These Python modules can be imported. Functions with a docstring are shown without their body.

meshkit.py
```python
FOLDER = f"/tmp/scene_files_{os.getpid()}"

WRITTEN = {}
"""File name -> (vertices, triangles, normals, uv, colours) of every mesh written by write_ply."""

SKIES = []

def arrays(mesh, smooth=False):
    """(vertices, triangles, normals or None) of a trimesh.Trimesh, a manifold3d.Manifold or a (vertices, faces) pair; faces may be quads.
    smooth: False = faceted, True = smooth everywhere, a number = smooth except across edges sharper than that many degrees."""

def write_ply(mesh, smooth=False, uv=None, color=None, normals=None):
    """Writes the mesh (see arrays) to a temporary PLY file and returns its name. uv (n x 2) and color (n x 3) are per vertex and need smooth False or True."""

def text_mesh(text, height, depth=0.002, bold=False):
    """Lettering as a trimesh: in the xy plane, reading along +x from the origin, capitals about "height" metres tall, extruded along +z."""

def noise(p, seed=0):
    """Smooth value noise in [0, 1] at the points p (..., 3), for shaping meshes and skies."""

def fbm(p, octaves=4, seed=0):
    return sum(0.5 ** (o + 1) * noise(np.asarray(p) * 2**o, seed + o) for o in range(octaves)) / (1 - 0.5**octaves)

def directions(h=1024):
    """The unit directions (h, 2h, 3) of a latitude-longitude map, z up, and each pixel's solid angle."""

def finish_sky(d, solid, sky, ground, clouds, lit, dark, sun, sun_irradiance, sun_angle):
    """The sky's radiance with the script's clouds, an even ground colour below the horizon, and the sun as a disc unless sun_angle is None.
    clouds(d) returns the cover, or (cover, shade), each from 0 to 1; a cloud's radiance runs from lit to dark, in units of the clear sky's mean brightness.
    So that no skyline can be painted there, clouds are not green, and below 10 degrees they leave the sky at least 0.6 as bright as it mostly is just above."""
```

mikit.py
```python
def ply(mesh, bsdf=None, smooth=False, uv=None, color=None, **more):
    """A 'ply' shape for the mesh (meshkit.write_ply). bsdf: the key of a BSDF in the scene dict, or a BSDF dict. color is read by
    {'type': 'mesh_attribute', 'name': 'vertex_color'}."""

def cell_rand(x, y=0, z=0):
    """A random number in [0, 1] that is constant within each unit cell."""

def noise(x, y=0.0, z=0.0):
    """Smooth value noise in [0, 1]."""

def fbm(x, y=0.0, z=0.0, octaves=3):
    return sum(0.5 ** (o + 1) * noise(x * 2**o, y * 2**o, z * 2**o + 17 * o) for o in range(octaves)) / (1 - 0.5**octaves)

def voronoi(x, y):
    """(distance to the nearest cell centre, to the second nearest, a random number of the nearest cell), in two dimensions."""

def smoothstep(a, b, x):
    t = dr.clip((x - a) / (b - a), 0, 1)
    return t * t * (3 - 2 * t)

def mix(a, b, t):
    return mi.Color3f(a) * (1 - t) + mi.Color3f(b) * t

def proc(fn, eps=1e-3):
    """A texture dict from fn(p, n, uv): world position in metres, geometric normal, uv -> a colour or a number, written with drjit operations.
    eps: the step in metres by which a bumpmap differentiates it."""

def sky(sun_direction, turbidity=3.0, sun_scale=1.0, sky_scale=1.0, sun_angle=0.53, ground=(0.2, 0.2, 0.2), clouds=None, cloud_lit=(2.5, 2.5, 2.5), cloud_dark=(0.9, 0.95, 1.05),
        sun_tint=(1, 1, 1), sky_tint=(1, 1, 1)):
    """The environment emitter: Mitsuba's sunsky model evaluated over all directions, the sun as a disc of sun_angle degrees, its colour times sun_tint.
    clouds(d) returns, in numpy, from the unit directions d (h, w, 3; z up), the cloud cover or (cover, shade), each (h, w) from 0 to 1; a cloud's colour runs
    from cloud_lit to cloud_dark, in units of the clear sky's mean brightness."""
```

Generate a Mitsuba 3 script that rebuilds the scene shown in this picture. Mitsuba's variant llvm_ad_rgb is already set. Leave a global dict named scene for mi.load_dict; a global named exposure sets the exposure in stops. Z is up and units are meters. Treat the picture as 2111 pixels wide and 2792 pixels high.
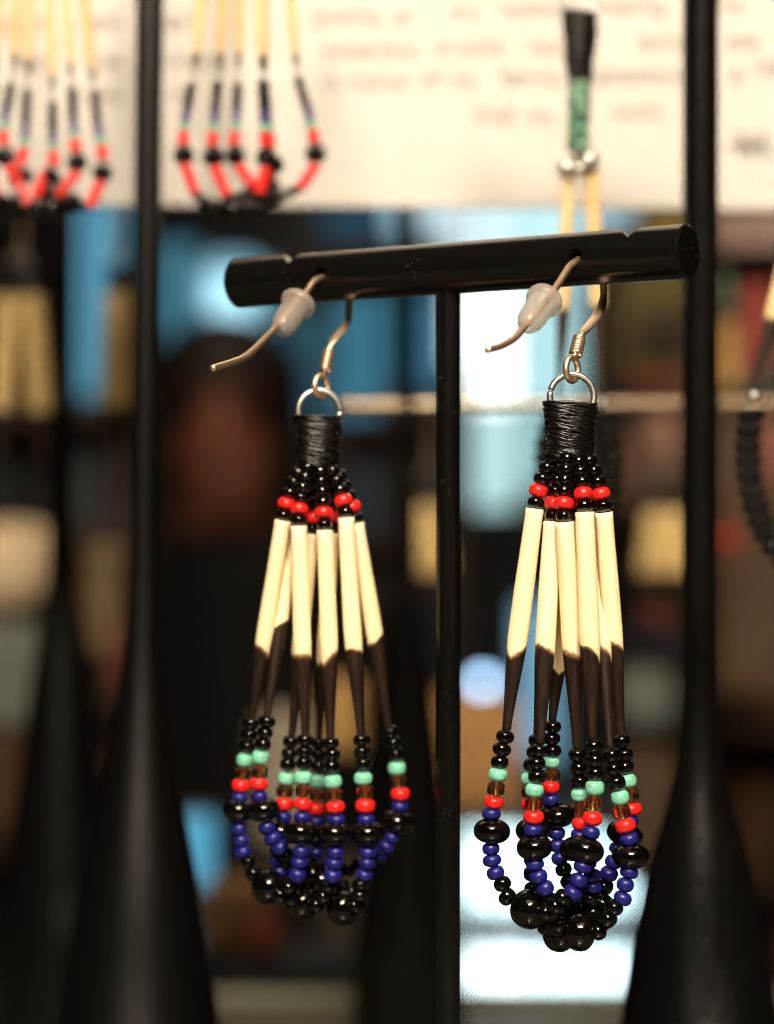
import math, random
import numpy as np, trimesh
import mitsuba as mi, drjit as dr
import mikit, meshkit
import manifold3d as m3
from mikit import noise, fbm, cell_rand, smoothstep, mix

T = mi.ScalarTransform4f
scene, labels = {}, {}
rnd = random.Random(7)

# ------------------------------------------------------------------ camera, lamps, exposure
H = 0.16                      # the camera's height above the display shelf (z = 0)
F = 5940.0                    # focal length in pixels of the 2111 x 2792 photograph
CX, CY = 1055.5, 1396.0
exposure = 0.0
scene['camera'] = {'type': 'thinlens', 'fov': math.degrees(2 * math.atan(CX / F)), 'fov_axis': 'x',
                   'aperture_radius': 0.0031, 'focus_distance': 0.2575, 'near_clip': 0.02, 'far_clip': 60.0,
                   'to_world': T().look_at(origin=[0, 0, H], target=[0, 1, H], up=[0, 0, 1])}
LAMP = (1.0, 0.85, 0.66)      # warm halogen
LAMP_L = 204.0
LAMPS = [(-0.120, -0.43, 0.690), (0.100, -0.44, 0.700), (0.010, -0.40, 0.800)]
AIM = (0.005, 0.27, 0.165)


def P(px, py, z):
    """The point at depth z (metres) that the photograph shows at pixel (px, py)."""
    return np.array([z * (px - CX) / F, z, H - z * (py - CY) / F])


def rgb(c):
    return {'type': 'rgb', 'value': [float(x) for x in c]}


def num(key):
    if key not in scene and key not in labels and not any(k.startswith(key + '__') for k in scene):
        return key
    i = 1
    while True:
        k = f'{key}_{i:03d}'
        if k not in scene and k not in labels and not any(q.startswith(k + '__') for q in scene):
            return k
        i += 1


def thing(name, label, cat, group=None):
    k = num(name)
    labels[k] = {'label': label, 'category': cat}
    if group:
        labels[k]['group'] = group
    return k


COUNT = {}


def part(parent, name, shape):
    base = f'{parent}__{name}'
    n = COUNT.get(base, 0)
    COUNT[base] = n + 1
    k = base if n == 0 else f'{base}_{n:03d}'
    scene[k] = shape
    return k


# ------------------------------------------------------------------ mesh helpers
def frames(pts):
    pts = np.asarray(pts, float)
    t = np.gradient(pts, axis=0)
    t /= np.linalg.norm(t, axis=1, keepdims=True) + 1e-12
    a = np.array([0, 0, 1.0]) if abs(t[0][2]) < 0.9 else np.array([1.0, 0, 0])
    n = np.cross(t[0], a); n /= np.linalg.norm(n)
    ns = [n]
    for i in range(1, len(pts)):
        n = ns[-1] - t[i] * np.dot(ns[-1], t[i])
        n /= np.linalg.norm(n) + 1e-12
        ns.append(n)
    ns = np.array(ns)
    return t, ns, np.cross(t, ns)


def smooth_path(pts, per=8):
    pts = np.asarray(pts, float)
    p = np.vstack([2 * pts[0] - pts[1], pts, 2 * pts[-1] - pts[-2]])
    out = []
    for i in range(1, len(p) - 2):
        for s in np.linspace(0, 1, per, endpoint=False):
            a, b, c, d = p[i - 1], p[i], p[i + 1], p[i + 2]
            out.append(0.5 * (2 * b + (c - a) * s + (2 * a - 5 * b + 4 * c - d) * s * s + (3 * b - a - 3 * c + d) * s ** 3))
    out.append(pts[-1])
    return np.array(out)


def tube(pts, r, n=12, cap=True, sy=1.0, normal=None):
    """A round (or, with sy, flattened) tube along the points; r a number or one per point."""
    pts = np.asarray(pts, float)
    t, a, b = frames(pts)
    if normal is not None:
        b = np.asarray(normal, float) - t * (t @ np.asarray(normal, float))[:, None]
        b /= np.linalg.norm(b, axis=1, keepdims=True) + 1e-12
        a = np.cross(b, t)
    r = np.broadcast_to(r, len(pts)).astype(float)
    sy = np.broadcast_to(sy, len(pts)).astype(float)
    ang = np.arange(n) * 2 * np.pi / n
    v = pts[:, None] + (np.cos(ang)[None, :, None] * a[:, None] * r[:, None, None] + np.sin(ang)[None, :, None] * b[:, None] * (r * sy)[:, None, None])
    v = v.reshape(-1, 3)
    f = []
    for i in range(len(pts) - 1):
        for j in range(n):
            k = (j + 1) % n
            f += [[i * n + j, i * n + k, (i + 1) * n + k], [i * n + j, (i + 1) * n + k, (i + 1) * n + j]]
    if cap:
        v = np.vstack([v, pts[0] - t[0] * r[0] * 0.5, pts[-1] + t[-1] * r[-1] * 0.5])
        c0, c1 = len(v) - 2, len(v) - 1
        for j in range(n):
            k = (j + 1) % n
            f += [[c0, k, j], [c1, (len(pts) - 1) * n + j, (len(pts) - 1) * n + k]]
    return trimesh.Trimesh(v, np.array(f), process=False)


def lathe(profile, n=40, close=False):
    """Revolves (r, z) points, listed from the bottom up on the outside, about z."""
    pr = np.asarray(profile, float)
    m = len(pr)
    ang = np.arange(n) * 2 * np.pi / n
    v = np.stack([pr[:, 0][:, None] * np.cos(ang), pr[:, 0][:, None] * np.sin(ang), np.repeat(pr[:, 1][:, None], n, 1)], -1).reshape(-1, 3)
    f = []
    for i in range(m if close else m - 1):
        i2 = (i + 1) % m
        for j in range(n):
            k = (j + 1) % n
            f += [[i * n + j, i * n + k, i2 * n + k], [i * n + j, i2 * n + k, i2 * n + j]]
    return trimesh.Trimesh(v, np.array(f), process=False)


def xform(m, R=None, t=(0, 0, 0)):
    v = np.asarray(m.vertices)
    if R is not None:
        v = v @ np.asarray(R).T
    return trimesh.Trimesh(v + np.asarray(t), m.faces, process=False)


def axis_frame(d, spin=0.0):
    """A rotation whose z column is d."""
    d = np.asarray(d, float); d = d / np.linalg.norm(d)
    a = np.array([0, 0, 1.0]) if abs(d[2]) < 0.95 else np.array([0, 1.0, 0])
    x = np.cross(a, d); x /= np.linalg.norm(x)
    y = np.cross(d, x)
    c, s = math.cos(spin), math.sin(spin)
    return np.stack([c * x + s * y, -s * x + c * y, d], 1)


def placed(shape, R, t, s=(1, 1, 1)):
    m = np.eye(4); m[:3, :3] = R @ np.diag(s); m[:3, 3] = t
    return {**shape, 'to_world': T(m.tolist())}


def round_box(sx, sy, sz, r):
    """A box with rounded edges, centred."""
    b = m3.Manifold.sphere(r, 16)
    pts = [b.translate([x * (sx / 2 - r), y * (sy / 2 - r), z * (sz / 2 - r)]) for x in (-1, 1) for y in (-1, 1) for z in (-1, 1)]
    m = m3.Manifold.batch_hull(pts).to_mesh()
    return trimesh.Trimesh(m.vert_properties[:, :3], m.tri_verts, process=False)


def cat(ms):
    return trimesh.util.concatenate(ms)


# ------------------------------------------------------------------ materials
def pr(color, rough, spec=0.5, **more):
    c = color if isinstance(color, dict) else rgb(color)
    return {'type': 'principled', 'base_color': c, 'roughness': float(rough), 'specular': float(spec), **more}


def two(b):
    return {'type': 'twosided', 'bsdf': b}


def mat(name, b):
    scene[name] = b
    return name


def stand_rough(p, n, uv):
    return 0.17 + 0.10 * fbm(p.x * 900, p.y * 900, p.z * 900, 2) + 0.08 * smoothstep(0.62, 0.8, fbm(p.x * 160, p.y * 160, p.z * 50 + 9, 2))


def stand_color(p, n, uv):
    d = smoothstep(0.80, 0.86, noise(p.x * 2600, p.y * 2600, p.z * 2600)) * smoothstep(0.6, 0.75, noise(p.x * 300, p.y * 300, p.z * 300 + 5))
    return mix((0.0030, 0.0027, 0.0026), (0.06, 0.05, 0.045), 0.30 * d)


mat('stand_black', pr(mikit.proc(stand_color), 0.34, 0.42))
scene['stand_black']['roughness'] = mikit.proc(stand_rough)


mat('stand_satin', pr((0.0020, 0.0018, 0.0017), 0.28, 0.62))


def quill_color(p, n, uv):
    k = dr.floor(uv.x)
    th = (uv.x - k - 0.5) * (2 * math.pi)
    r1, r2, r3 = cell_rand(k, 3), cell_rand(k, 5), cell_rand(k, 7)
    edge = (0.45 + 1.0 * r1) * (1 - 2 * dr.abs(dr.sin((th + r2 * 6.283) * 0.5))) + (0.1 + 0.55 * r3) * (0.6 - dr.abs(dr.sin(th + r1 * 6.283))) + 0.25 * (noise(th * 2.5 + k * 9, uv.y * 3) - 0.5) + 0.12 * (noise(th * 9 + k * 9, uv.y * 5) - 0.5)
    d = uv.y - edge                                  # millimetres below the start of the dark tip
    streak = fbm(th * 5 + k * 31, uv.y * 0.5, 0, 3)
    speck = fbm(th * 12 + k * 31, uv.y * 2.0, 4, 2)
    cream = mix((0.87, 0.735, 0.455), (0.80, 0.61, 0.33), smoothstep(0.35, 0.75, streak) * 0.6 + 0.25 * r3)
    cream = mix(cream, mix((0.84, 0.70, 0.53), (0.76, 0.58, 0.38), smoothstep(0.3, 0.8, streak)), 0.85 * smoothstep(-8.0, -17.0, uv.y + 3.0 * r2))  # upper end paler and dimmer: light varying along the quill, put into the colour
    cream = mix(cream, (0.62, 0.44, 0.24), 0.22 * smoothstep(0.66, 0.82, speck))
    dark = mix((0.012, 0.006, 0.0045), (0.024, 0.0125, 0.008), smoothstep(0.4, 0.75, streak))
    soft = 0.4 + 1.1 * cell_rand(k, 11)
    halo = mix((0.22, 0.11, 0.045), dark, smoothstep(-0.05, 0.5 * soft, d))
    return mix(cream, halo, smoothstep(-0.30 * soft, 0.14 * soft, d))


def less_lit_quill(p, n, uv):  # darker quill: the weaker light on the rear earrings put into the colour
    k = dr.floor(uv.x)
    base = mix((0.70, 0.53, 0.28), (0.58, 0.41, 0.19), cell_rand(k, 4))
    return mix(base, (0.03, 0.018, 0.012), smoothstep(-0.6, 0.6, uv.y))


def gold_quill(p, n, uv):
    k = dr.floor(uv.x)
    base = mix((0.80, 0.60, 0.27), (0.66, 0.46, 0.18), cell_rand(k, 4))
    return mix(base, (0.03, 0.018, 0.012), smoothstep(-0.6, 0.6, uv.y))


mat('quill_gold', pr(mikit.proc(gold_quill), 0.45, 0.25))
mat('quill_less_lit', pr(mikit.proc(less_lit_quill), 0.45, 0.25))


def quill_bump(p, n, uv):
    return 0.000012 * fbm(uv.x * 30, uv.y * 1.2, 0, 3)


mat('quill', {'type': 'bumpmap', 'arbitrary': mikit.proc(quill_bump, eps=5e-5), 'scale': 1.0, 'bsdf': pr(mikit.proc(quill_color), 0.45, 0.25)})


def tint(base, amt, k):
    def fn(p, n, uv):
        return mi.Color3f(base) * (1 - amt + 2 * amt * fbm(p.x * 700 + k, p.y * 700, p.z * 700, 2)) * (1 - 0.25 * smoothstep(0.66, 0.8, noise(p.x * 2600 + k, p.y * 2600, p.z * 2600)))
    return mikit.proc(fn)


mat('red_glass', pr(tint((0.70, 0.012, 0.009), 0.12, 1), 0.36, 0.45))
mat('blue_glass', pr(tint((0.008, 0.009, 0.13), 0.15, 2), 0.38, 0.45))
mat('turquoise_glass', pr(tint((0.16, 0.47, 0.335), 0.10, 3), 0.36, 0.45))
mat('black_glass', pr((0.0015, 0.0014, 0.0013), 0.05, 0.62))
mat('amber_glass', {'type': 'dielectric', 'int_ior': 1.45, 'ext_ior': 1.0, 'specular_transmittance': rgb((1.0, 0.78, 0.58))})
mat('copper_lining', {'type': 'roughconductor', 'material': 'Cu', 'alpha': 0.45, 'specular_reflectance': rgb((1.0, 0.95, 0.75))})


def cord_color(p, n, uv):
    return mi.Color3f(0.0035, 0.0030, 0.0027) * (0.6 + 0.9 * fbm(p.x * 5000, p.y * 5000, p.z * 5000, 2))


def cord_bump(p, n, uv):
    return 0.00004 * noise(uv.x * 3, uv.y * 1.0)


mat('waxed_cord', pr(mikit.proc(cord_color), 0.22, 0.45))
mat('gold_wire', pr((1.0, 0.72, 0.50), 0.42, 0.5, metallic=1.0))
mat('silver_wire', pr((0.95, 0.90, 0.85), 0.36, 0.5, metallic=1.0))
mat('rail_metal', pr((0.62, 0.45, 0.30), 0.36, 0.5, metallic=1.0))
mat('silver_ball', pr((0.95, 0.90, 0.84), 0.33, 0.5, metallic=1.0))
mat('silicone', {'type': 'principledthin', 'base_color': rgb((0.95, 0.86, 0.77)), 'roughness': 0.26, 'spec_trans': 0.72, 'diff_trans': 1.0, 'eta': 1.35})


def paper(p, n, uv):
    f = fbm(p.x * 22, p.z * 22, 1, 3)
    return mi.Color3f(0.55, 0.524, 0.486) * (0.95 + 0.08 * f)


mat('cream_paper', pr(mikit.proc(paper), 0.42, 0.35))
mat('print_ink', pr((0.24, 0.21, 0.185), 0.6, 0.3))
mat('green_beads', {'type': 'principled', 'base_color': {'type': 'mesh_attribute', 'name': 'vertex_color'}, 'roughness': 0.25, 'specular': 0.5})
mat('purple_glass', pr((0.045, 0.025, 0.16), 0.35, 0.45))
def shelf_color(p, n, uv):
    return mix((0.060, 0.056, 0.040), (0.10, 0.092, 0.066), fbm(p.x * 9, p.y * 60, 0, 3))


mat('shelf_wood', pr(mikit.proc(shelf_color), 0.30, 0.4))
mat('shelf_edge', pr((0.17, 0.19, 0.115), 0.25, 0.5))
mat('lamp_black', pr((0.02, 0.02, 0.02), 0.4))


def dull(name, c, rough=0.6, amt=0.35, sc=30.0):
    def fn(p, n, uv):
        return mi.Color3f(c) * (1 - amt + 2 * amt * fbm(p.x * sc, p.y * sc, p.z * sc, 3))
    return mat(name, two(pr(mikit.proc(fn), rough, 0.4)))


# ------------------------------------------------------------------ lamps
def spot_lamp(pos, aim, r, L, label, weight=6.0):
    pos, aim = np.array(pos, float), np.array(aim, float)
    R = axis_frame(aim - pos)
    k = thing('spot_lamp', label, 'lamp', 'spot lamps of the track above the display')
    can = lathe([(0.0005, -0.09), (r * 1.25, -0.09), (r * 1.5, -0.085), (r * 1.6, -0.02), (r * 1.7, 0.004), (r * 1.35, 0.004), (r * 1.15, -0.002), (0.0005, -0.002)], 32)
    part(k, 'housing', mikit.ply(xform(can, R, pos), 'lamp_black', 40))
    disc = trimesh.creation.cylinder(radius=r, height=0.002, sections=32)
    part(k, 'bulb', {**mikit.ply(xform(disc, R, pos + (aim - pos) / np.linalg.norm(aim - pos) * 0.0012), {'type': 'diffuse', 'reflectance': rgb((0.5,) * 3)}),
                     'emitter': {'type': 'area', 'radiance': rgb(np.array(LAMP) * L), 'sampling_weight': weight}})


for i, q in enumerate(LAMPS):
    spot_lamp(q, AIM, 0.060, LAMP_L, ['black spot lamp on the left of the track', 'black spot lamp on the right of the track', 'black spot lamp at the top of the track'][i])
spot_lamp((0.01, 0.20, 0.012), (0.02, 0.275, 0.16), 0.010, 9.0, 'tiny puck lamp in the shelf below the earrings', 1.0)

# soft unseen panel added for ambient light over the aisle behind the display
pk = thing('ceiling_light', 'wide unseen light panel added overhead to fill the aisle behind the display', 'lamp')
part(pk, 'frame', mikit.ply(xform(round_box(1.66, 1.06, 0.06, 0.012), None, (0.1, 1.9, 2.04)), 'lamp_black', 40))
part(pk, 'diffuser', {**mikit.ply(xform(trimesh.creation.box((1.6, 1.0, 0.01)), None, (0.1, 1.9, 2.003)), {'type': 'diffuse', 'reflectance': rgb((0.5,) * 3)}),
                      'emitter': {'type': 'area', 'radiance': rgb((2.1, 1.65, 1.15)), 'sampling_weight': 1.5}})

pk = thing('ceiling_light', 'wide unseen light panel added overhead in front of the display for reflections', 'lamp')  # unseen panel, added so wires, beads and bars have light to reflect
part(pk, 'frame', mikit.ply(xform(round_box(1.86, 1.26, 0.06, 0.012), None, (0.0, -1.1, 2.04)), 'lamp_black', 40))
part(pk, 'diffuser', {**mikit.ply(xform(trimesh.creation.box((1.8, 1.2, 0.01)), None, (0.0, -1.1, 2.003)), {'type': 'diffuse', 'reflectance': rgb((0.5,) * 3)}),
                      'emitter': {'type': 'area', 'radiance': rgb((2.3, 1.65, 1.05)), 'sampling_weight': 1.5}})

# ------------------------------------------------------------------ setting: shelf, room
def struct(k, shape):
    scene[k] = shape
    labels[k] = {'kind': 'structure'}


slab = round_box(1.6, 0.90, 0.008, 0.0015)
struct('display_shelf', mikit.ply(xform(slab, None, (0, 0.262, -0.004)), 'shelf_wood', 40))
edge_bar = round_box(1.6, 0.006, 0.0075, 0.0012)
part('display_shelf', 'edge', mikit.ply(xform(edge_bar, None, (0, 0.716, -0.0012)), 'shelf_edge', 40))
dull('wall_paint', (0.032, 0.028, 0.026), 0.8, 0.4, 2.0)
dull('floor_wood', (0.05, 0.035, 0.025), 0.5, 0.4, 6.0)
struct('back_wall', mikit.ply(xform(trimesh.creation.box((9, 0.1, 4.4)), None, (0, 4.85, 0.8)), 'wall_paint'))
struct('floor', mikit.ply(xform(trimesh.creation.box((9, 8.0, 0.05)), None, (0, 1.8, -1.325)), 'floor_wood'))

# ------------------------------------------------------------------ sign panel with its print
SZ = 0.41
sign = thing('sign_panel', 'large cream printed text panel behind the hanging earrings', 'sign')
p0, p1 = P(-230, 552, SZ), P(2360, 572, SZ)
top = 0.315
w3 = p1[0] - p0[0]
verts = [(p0[0], p0[2]), (p1[0], p1[2]), (p1[0], top), (p0[0], top)]
import shapely.geometry as sg
board = trimesh.creation.extrude_polygon(sg.Polygon(verts).buffer(-0.001).buffer(0.001), 0.003, engine='earcut')
R_up = np.array([[1, 0, 0], [0, 0, -1.0], [0, 1.0, 0]])          # xy plane -> xz plane, extrusion towards the camera
part(sign, 'board', mikit.ply(xform(board, R_up, (0, SZ + 0.003, 0)), 'cream_paper'))


mat('bold_ink', pr((0.05, 0.035, 0.03), 0.6, 0.3))


def word(text, px0, px1, py, cap=44.0, bold=False):
    m = meshkit.text_mesh(text, cap * SZ / F, 0.00025, bold)
    b = m.bounds
    want = (px1 - px0) * SZ / F
    s = want / (b[1][0] - b[0][0])
    v = np.array(m.vertices)
    v[:, 0] = (v[:, 0] - b[0][0]) * s
    q = P(px0, py + cap * 0.4, SZ)
    part(sign, 'word', mikit.ply(xform(trimesh.Trimesh(v, m.faces, process=False), R_up, (q[0], SZ - 0.0002, q[2])), 'bold_ink' if bold else 'print_ink'))


for args in [('growing', 855, 1030, 44), ('up', 1070, 1125, 42), ('my', 1232, 1310, 32), ('traditional', 1360, 1580, 28), ('making', 1625, 1815, 20), ('in', 1880, 1920, 16), ('my', 1965, 2030, 12),
             ('collection', 880, 1140, 138), ('of', 1185, 1230, 132), ('quills', 1250, 1375, 128), ('honours', 1440, 1600, 130), ('family', 1735, 1880, 118), ('are', 1985, 2065, 114),
             ('in', 880, 925, 226), ('honor', 960, 1120, 224), ('of', 1150, 1205, 216), ('my', 1232, 1302, 218), ('family', 1360, 1540, 214), ('generations', 1620, 1870, 208), ('a', 1995, 2025, 204), ('life', 2062, 2130, 190),
             ('through', 1295, 1405, 312), ('my', 1440, 1515, 318), ('work.', 1668, 1815, 306),
             ('art', 452, 545, 62), ('made', 455, 620, 168), ('by', 470, 520, 258), ('hand', 225, 330, 60), ('and', 235, 330, 170), ('from', 190, 330, 265), ('quill', 0, 120, 70), ('the', 40, 120, 172)]:
    word(*args)
word('-', 1978, 2002, 400, 52, True)
word('M. L', 2014, 2190, 400, 56, True)

# ------------------------------------------------------------------ T-bar display stands
def tstand(label, centre, yaw, length, post_r, base_prof, tilt=0.0, holes=(), notches=(), R=0.0032, group='black T-bar display stands', m_='stand_black'):
    k = thing('display_stand', label, 'display stand', group)
    c = np.array(centre, float)
    u = np.array([math.cos(yaw), -math.sin(yaw), 0.0])
    nf = np.array([-math.sin(yaw), -math.cos(yaw), 0.0])
    ch = 0.00025
    m = m3.Manifold.revolve(m3.CrossSection([[(0, -length / 2), (R - ch, -length / 2), (R, -length / 2 + ch), (R, length / 2 - ch), (R - ch, length / 2), (0, length / 2)]]), 72)
    # local frame: z along the bar, x = up, y = front
    for t in holes:
        m -= m3.Manifold.cylinder(4 * R, 0.00088, 0.00088, 24, True).rotate([90, 0, 0]).translate([0, 0, t])
    for t in notches:
        m -= m3.Manifold.cube([0.0034, 4 * R, 0.0034], True).rotate([0, 45, 0]).rotate([16, 0, 0]).translate([R + 0.0010, 0, t])
    g = m.to_mesh()
    fr = np.stack([np.array([0, 0, 1.0]), nf, u], 1)
    if np.linalg.det(fr) < 0:
        fr[:, 1] *= -1
    part(k, 'bar', mikit.ply(xform(trimesh.Trimesh(g.vert_properties[:, :3], g.tri_verts, process=False), fr, c), 'stand_black', 30))
    bz = base_prof[-1][1]
    lean = np.array([math.sin(tilt), 0, -math.cos(tilt)])
    foot = c + lean * (c[2] / math.cos(tilt))
    seg = [foot + (c - foot) * (s) for s in np.linspace(bz / c[2] * 0.98, (c[2] - R * 0.6) / c[2], 12)]
    part(k, 'post', mikit.ply(tube(seg, post_r, 32), m_, 40))
    b = lathe(base_prof, 64)
    Rb = axis_frame(c - foot)
    part(k, 'base', mikit.ply(xform(b, Rb, foot), m_, 40))
    return k, c, u, nf


YAW = math.radians(32.6)
BC = np.array([0.0076, 0.270, H + 0.0302])
flat_base = [(0.0005, 0.0), (0.030, 0.0), (0.0315, 0.001), (0.031, 0.003), (0.022, 0.006), (0.010, 0.012), (0.0045, 0.024), (0.0025, 0.045), (0.0012, 0.055)]
main_stand, BC, U, NF = tstand('sharp front black T-bar stand holding the two beaded earrings', BC, YAW, 0.065, 0.00152, flat_base,
                               holes=(-0.0171, 0.01935), notches=(-0.0232, 0.0252))


def cone_base(r_post, pts):
    """pts: (radius, height) from the bottom up."""
    return [(0.0005, 0.0)] + pts + [(r_post * 1.02, pts[-1][1] + 0.012), (r_post * 0.6, pts[-1][1] + 0.013)]


def height_at(py, z):
    return H - z * (py - CY) / F


ZLS, ZRS = 0.350, 0.330
# left rear stand
lb = [(0.034, 0.0), (0.0345, 0.002), (0.0262, 0.030)]
for py, half in ((2792, 222), (2560, 188), (2330, 145), (2200, 118), (2060, 92), (1900, 68), (1740, 50), (1560, 42), (1430, 39)):
    lb.append((half * ZLS / F, height_at(py, ZLS)))
lcx = P(362, 2300, ZLS)[0]
ls_top = np.array([P(425, -560, ZLS)[0], ZLS, height_at(-1350, ZLS)])
tilt = math.atan((lcx - ls_top[0]) / (ls_top[2] - 0.0))
left_stand, LC, _, _ = tstand('tall blurred black stand at left between the two red fringe earrings', ls_top, YAW, 0.075, 38 * ZLS / F, cone_base(38 * ZLS / F, lb), tilt=tilt * 1.0, holes=(-0.021, 0.021), m_='stand_satin')
rb = [(0.037, 0.0), (0.0375, 0.002), (0.030, 0.030)]
for py, half in ((2792, 216), (2603, 188), (2360, 140), (2230, 102), (2118, 74), (1995, 57), (1880, 51.5), (1780, 50)):
    rb.append((half * ZRS / F, height_at(py, ZRS)))
rs_top = np.array([P(1911, 0, ZRS)[0], ZRS, height_at(-330, ZRS)])
right_stand, RC, _, _ = tstand('tall blurred black stand at right behind the end of the front bar', rs_top, YAW, 0.060, 49 * ZRS / F, cone_base(49 * ZRS / F, rb), tilt=-0.001, holes=(-0.021, 0.021))


# two stands further back
def far_stand(label, px, z, half, top_py, flare, tilt=0.0):
    pts = [(flare[-1][1] * z / F * 1.15, 0.0)] + [(h * z / F, height_at(py, z)) for py, h in reversed(flare)]
    pts = [q for i, q in enumerate(pts) if i == 0 or q[1] > pts[i - 1][1] + 1e-4 and q[1] > 0.002]
    return tstand(label, [P(px, 0, z)[0], z, height_at(top_py, z)], YAW, 0.085, half * z / F, cone_base(half * z / F, pts), tilt=tilt)


far_stand('very blurred dark stand near the left edge beside yellow quills', 168, 0.56, 36, 250, [(1560, 40), (1750, 70), (2000, 105), (2300, 150), (2600, 200)])
far_stand('very blurred dark stand behind the front post, just left of it', 1112, 0.56, 26, 250, [(1600, 28), (1750, 50), (1900, 75), (2200, 110), (2600, 150)])

# ------------------------------------------------------------------ beads
def bead_profile(hole, p, n):
    """An oblate bead with its ends cut at the hole: outside from the bottom up, then back through the hole."""
    zc = 0.5 / (1 - (2 * hole) ** p) ** (1 / p)
    z = 0.5 * np.sin(np.linspace(-1, 1, n) * math.pi / 2)
    r = 0.5 * (1 - np.abs(z / zc) ** p) ** (1 / p)
    return np.vstack([np.stack([r, z], 1), [[hole * 0.85, 0.47], [hole * 0.85, -0.47]]])


BEAD = {k: mikit.ply(lathe(bead_profile(h, p, 20), 28, True), m, True) for k, (h, p, m) in {
    'k': (0.20, 2.5, 'black_glass'), 't': (0.20, 2.6, 'turquoise_glass'), 'r': (0.20, 2.55, 'red_glass'), 'b': (0.20, 2.5, 'blue_glass'),
    'a': (0.20, 3.4, 'amber_glass'), 'L': (0.21, 2.25, 'black_glass'), 'p': (0.17, 2.2, 'purple_glass'), 'B': (0.17, 2.35, 'black_glass')}.items()}
LINING = mikit.ply(lathe([(0.10, -0.49), (0.105, 0.0), (0.10, 0.49)], 20), 'copper_lining', True)
SIZE = {'k': (2.10, 1.62), 't': (2.24, 1.68), 'r': (2.40, 1.74), 'b': (2.16, 1.64), 'a': (2.08, 1.74), 'L': (4.3, 3.15), 'p': (2.0, 1.5), 'B': (4.5, 3.9)}
NAME = {'k': 'black_bead', 't': 'turquoise_bead', 'r': 'red_bead', 'b': 'blue_bead', 'a': 'amber_bead', 'L': 'large_black_bead', 'p': 'purple_bead', 'B': 'large_black_bead'}


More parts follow.
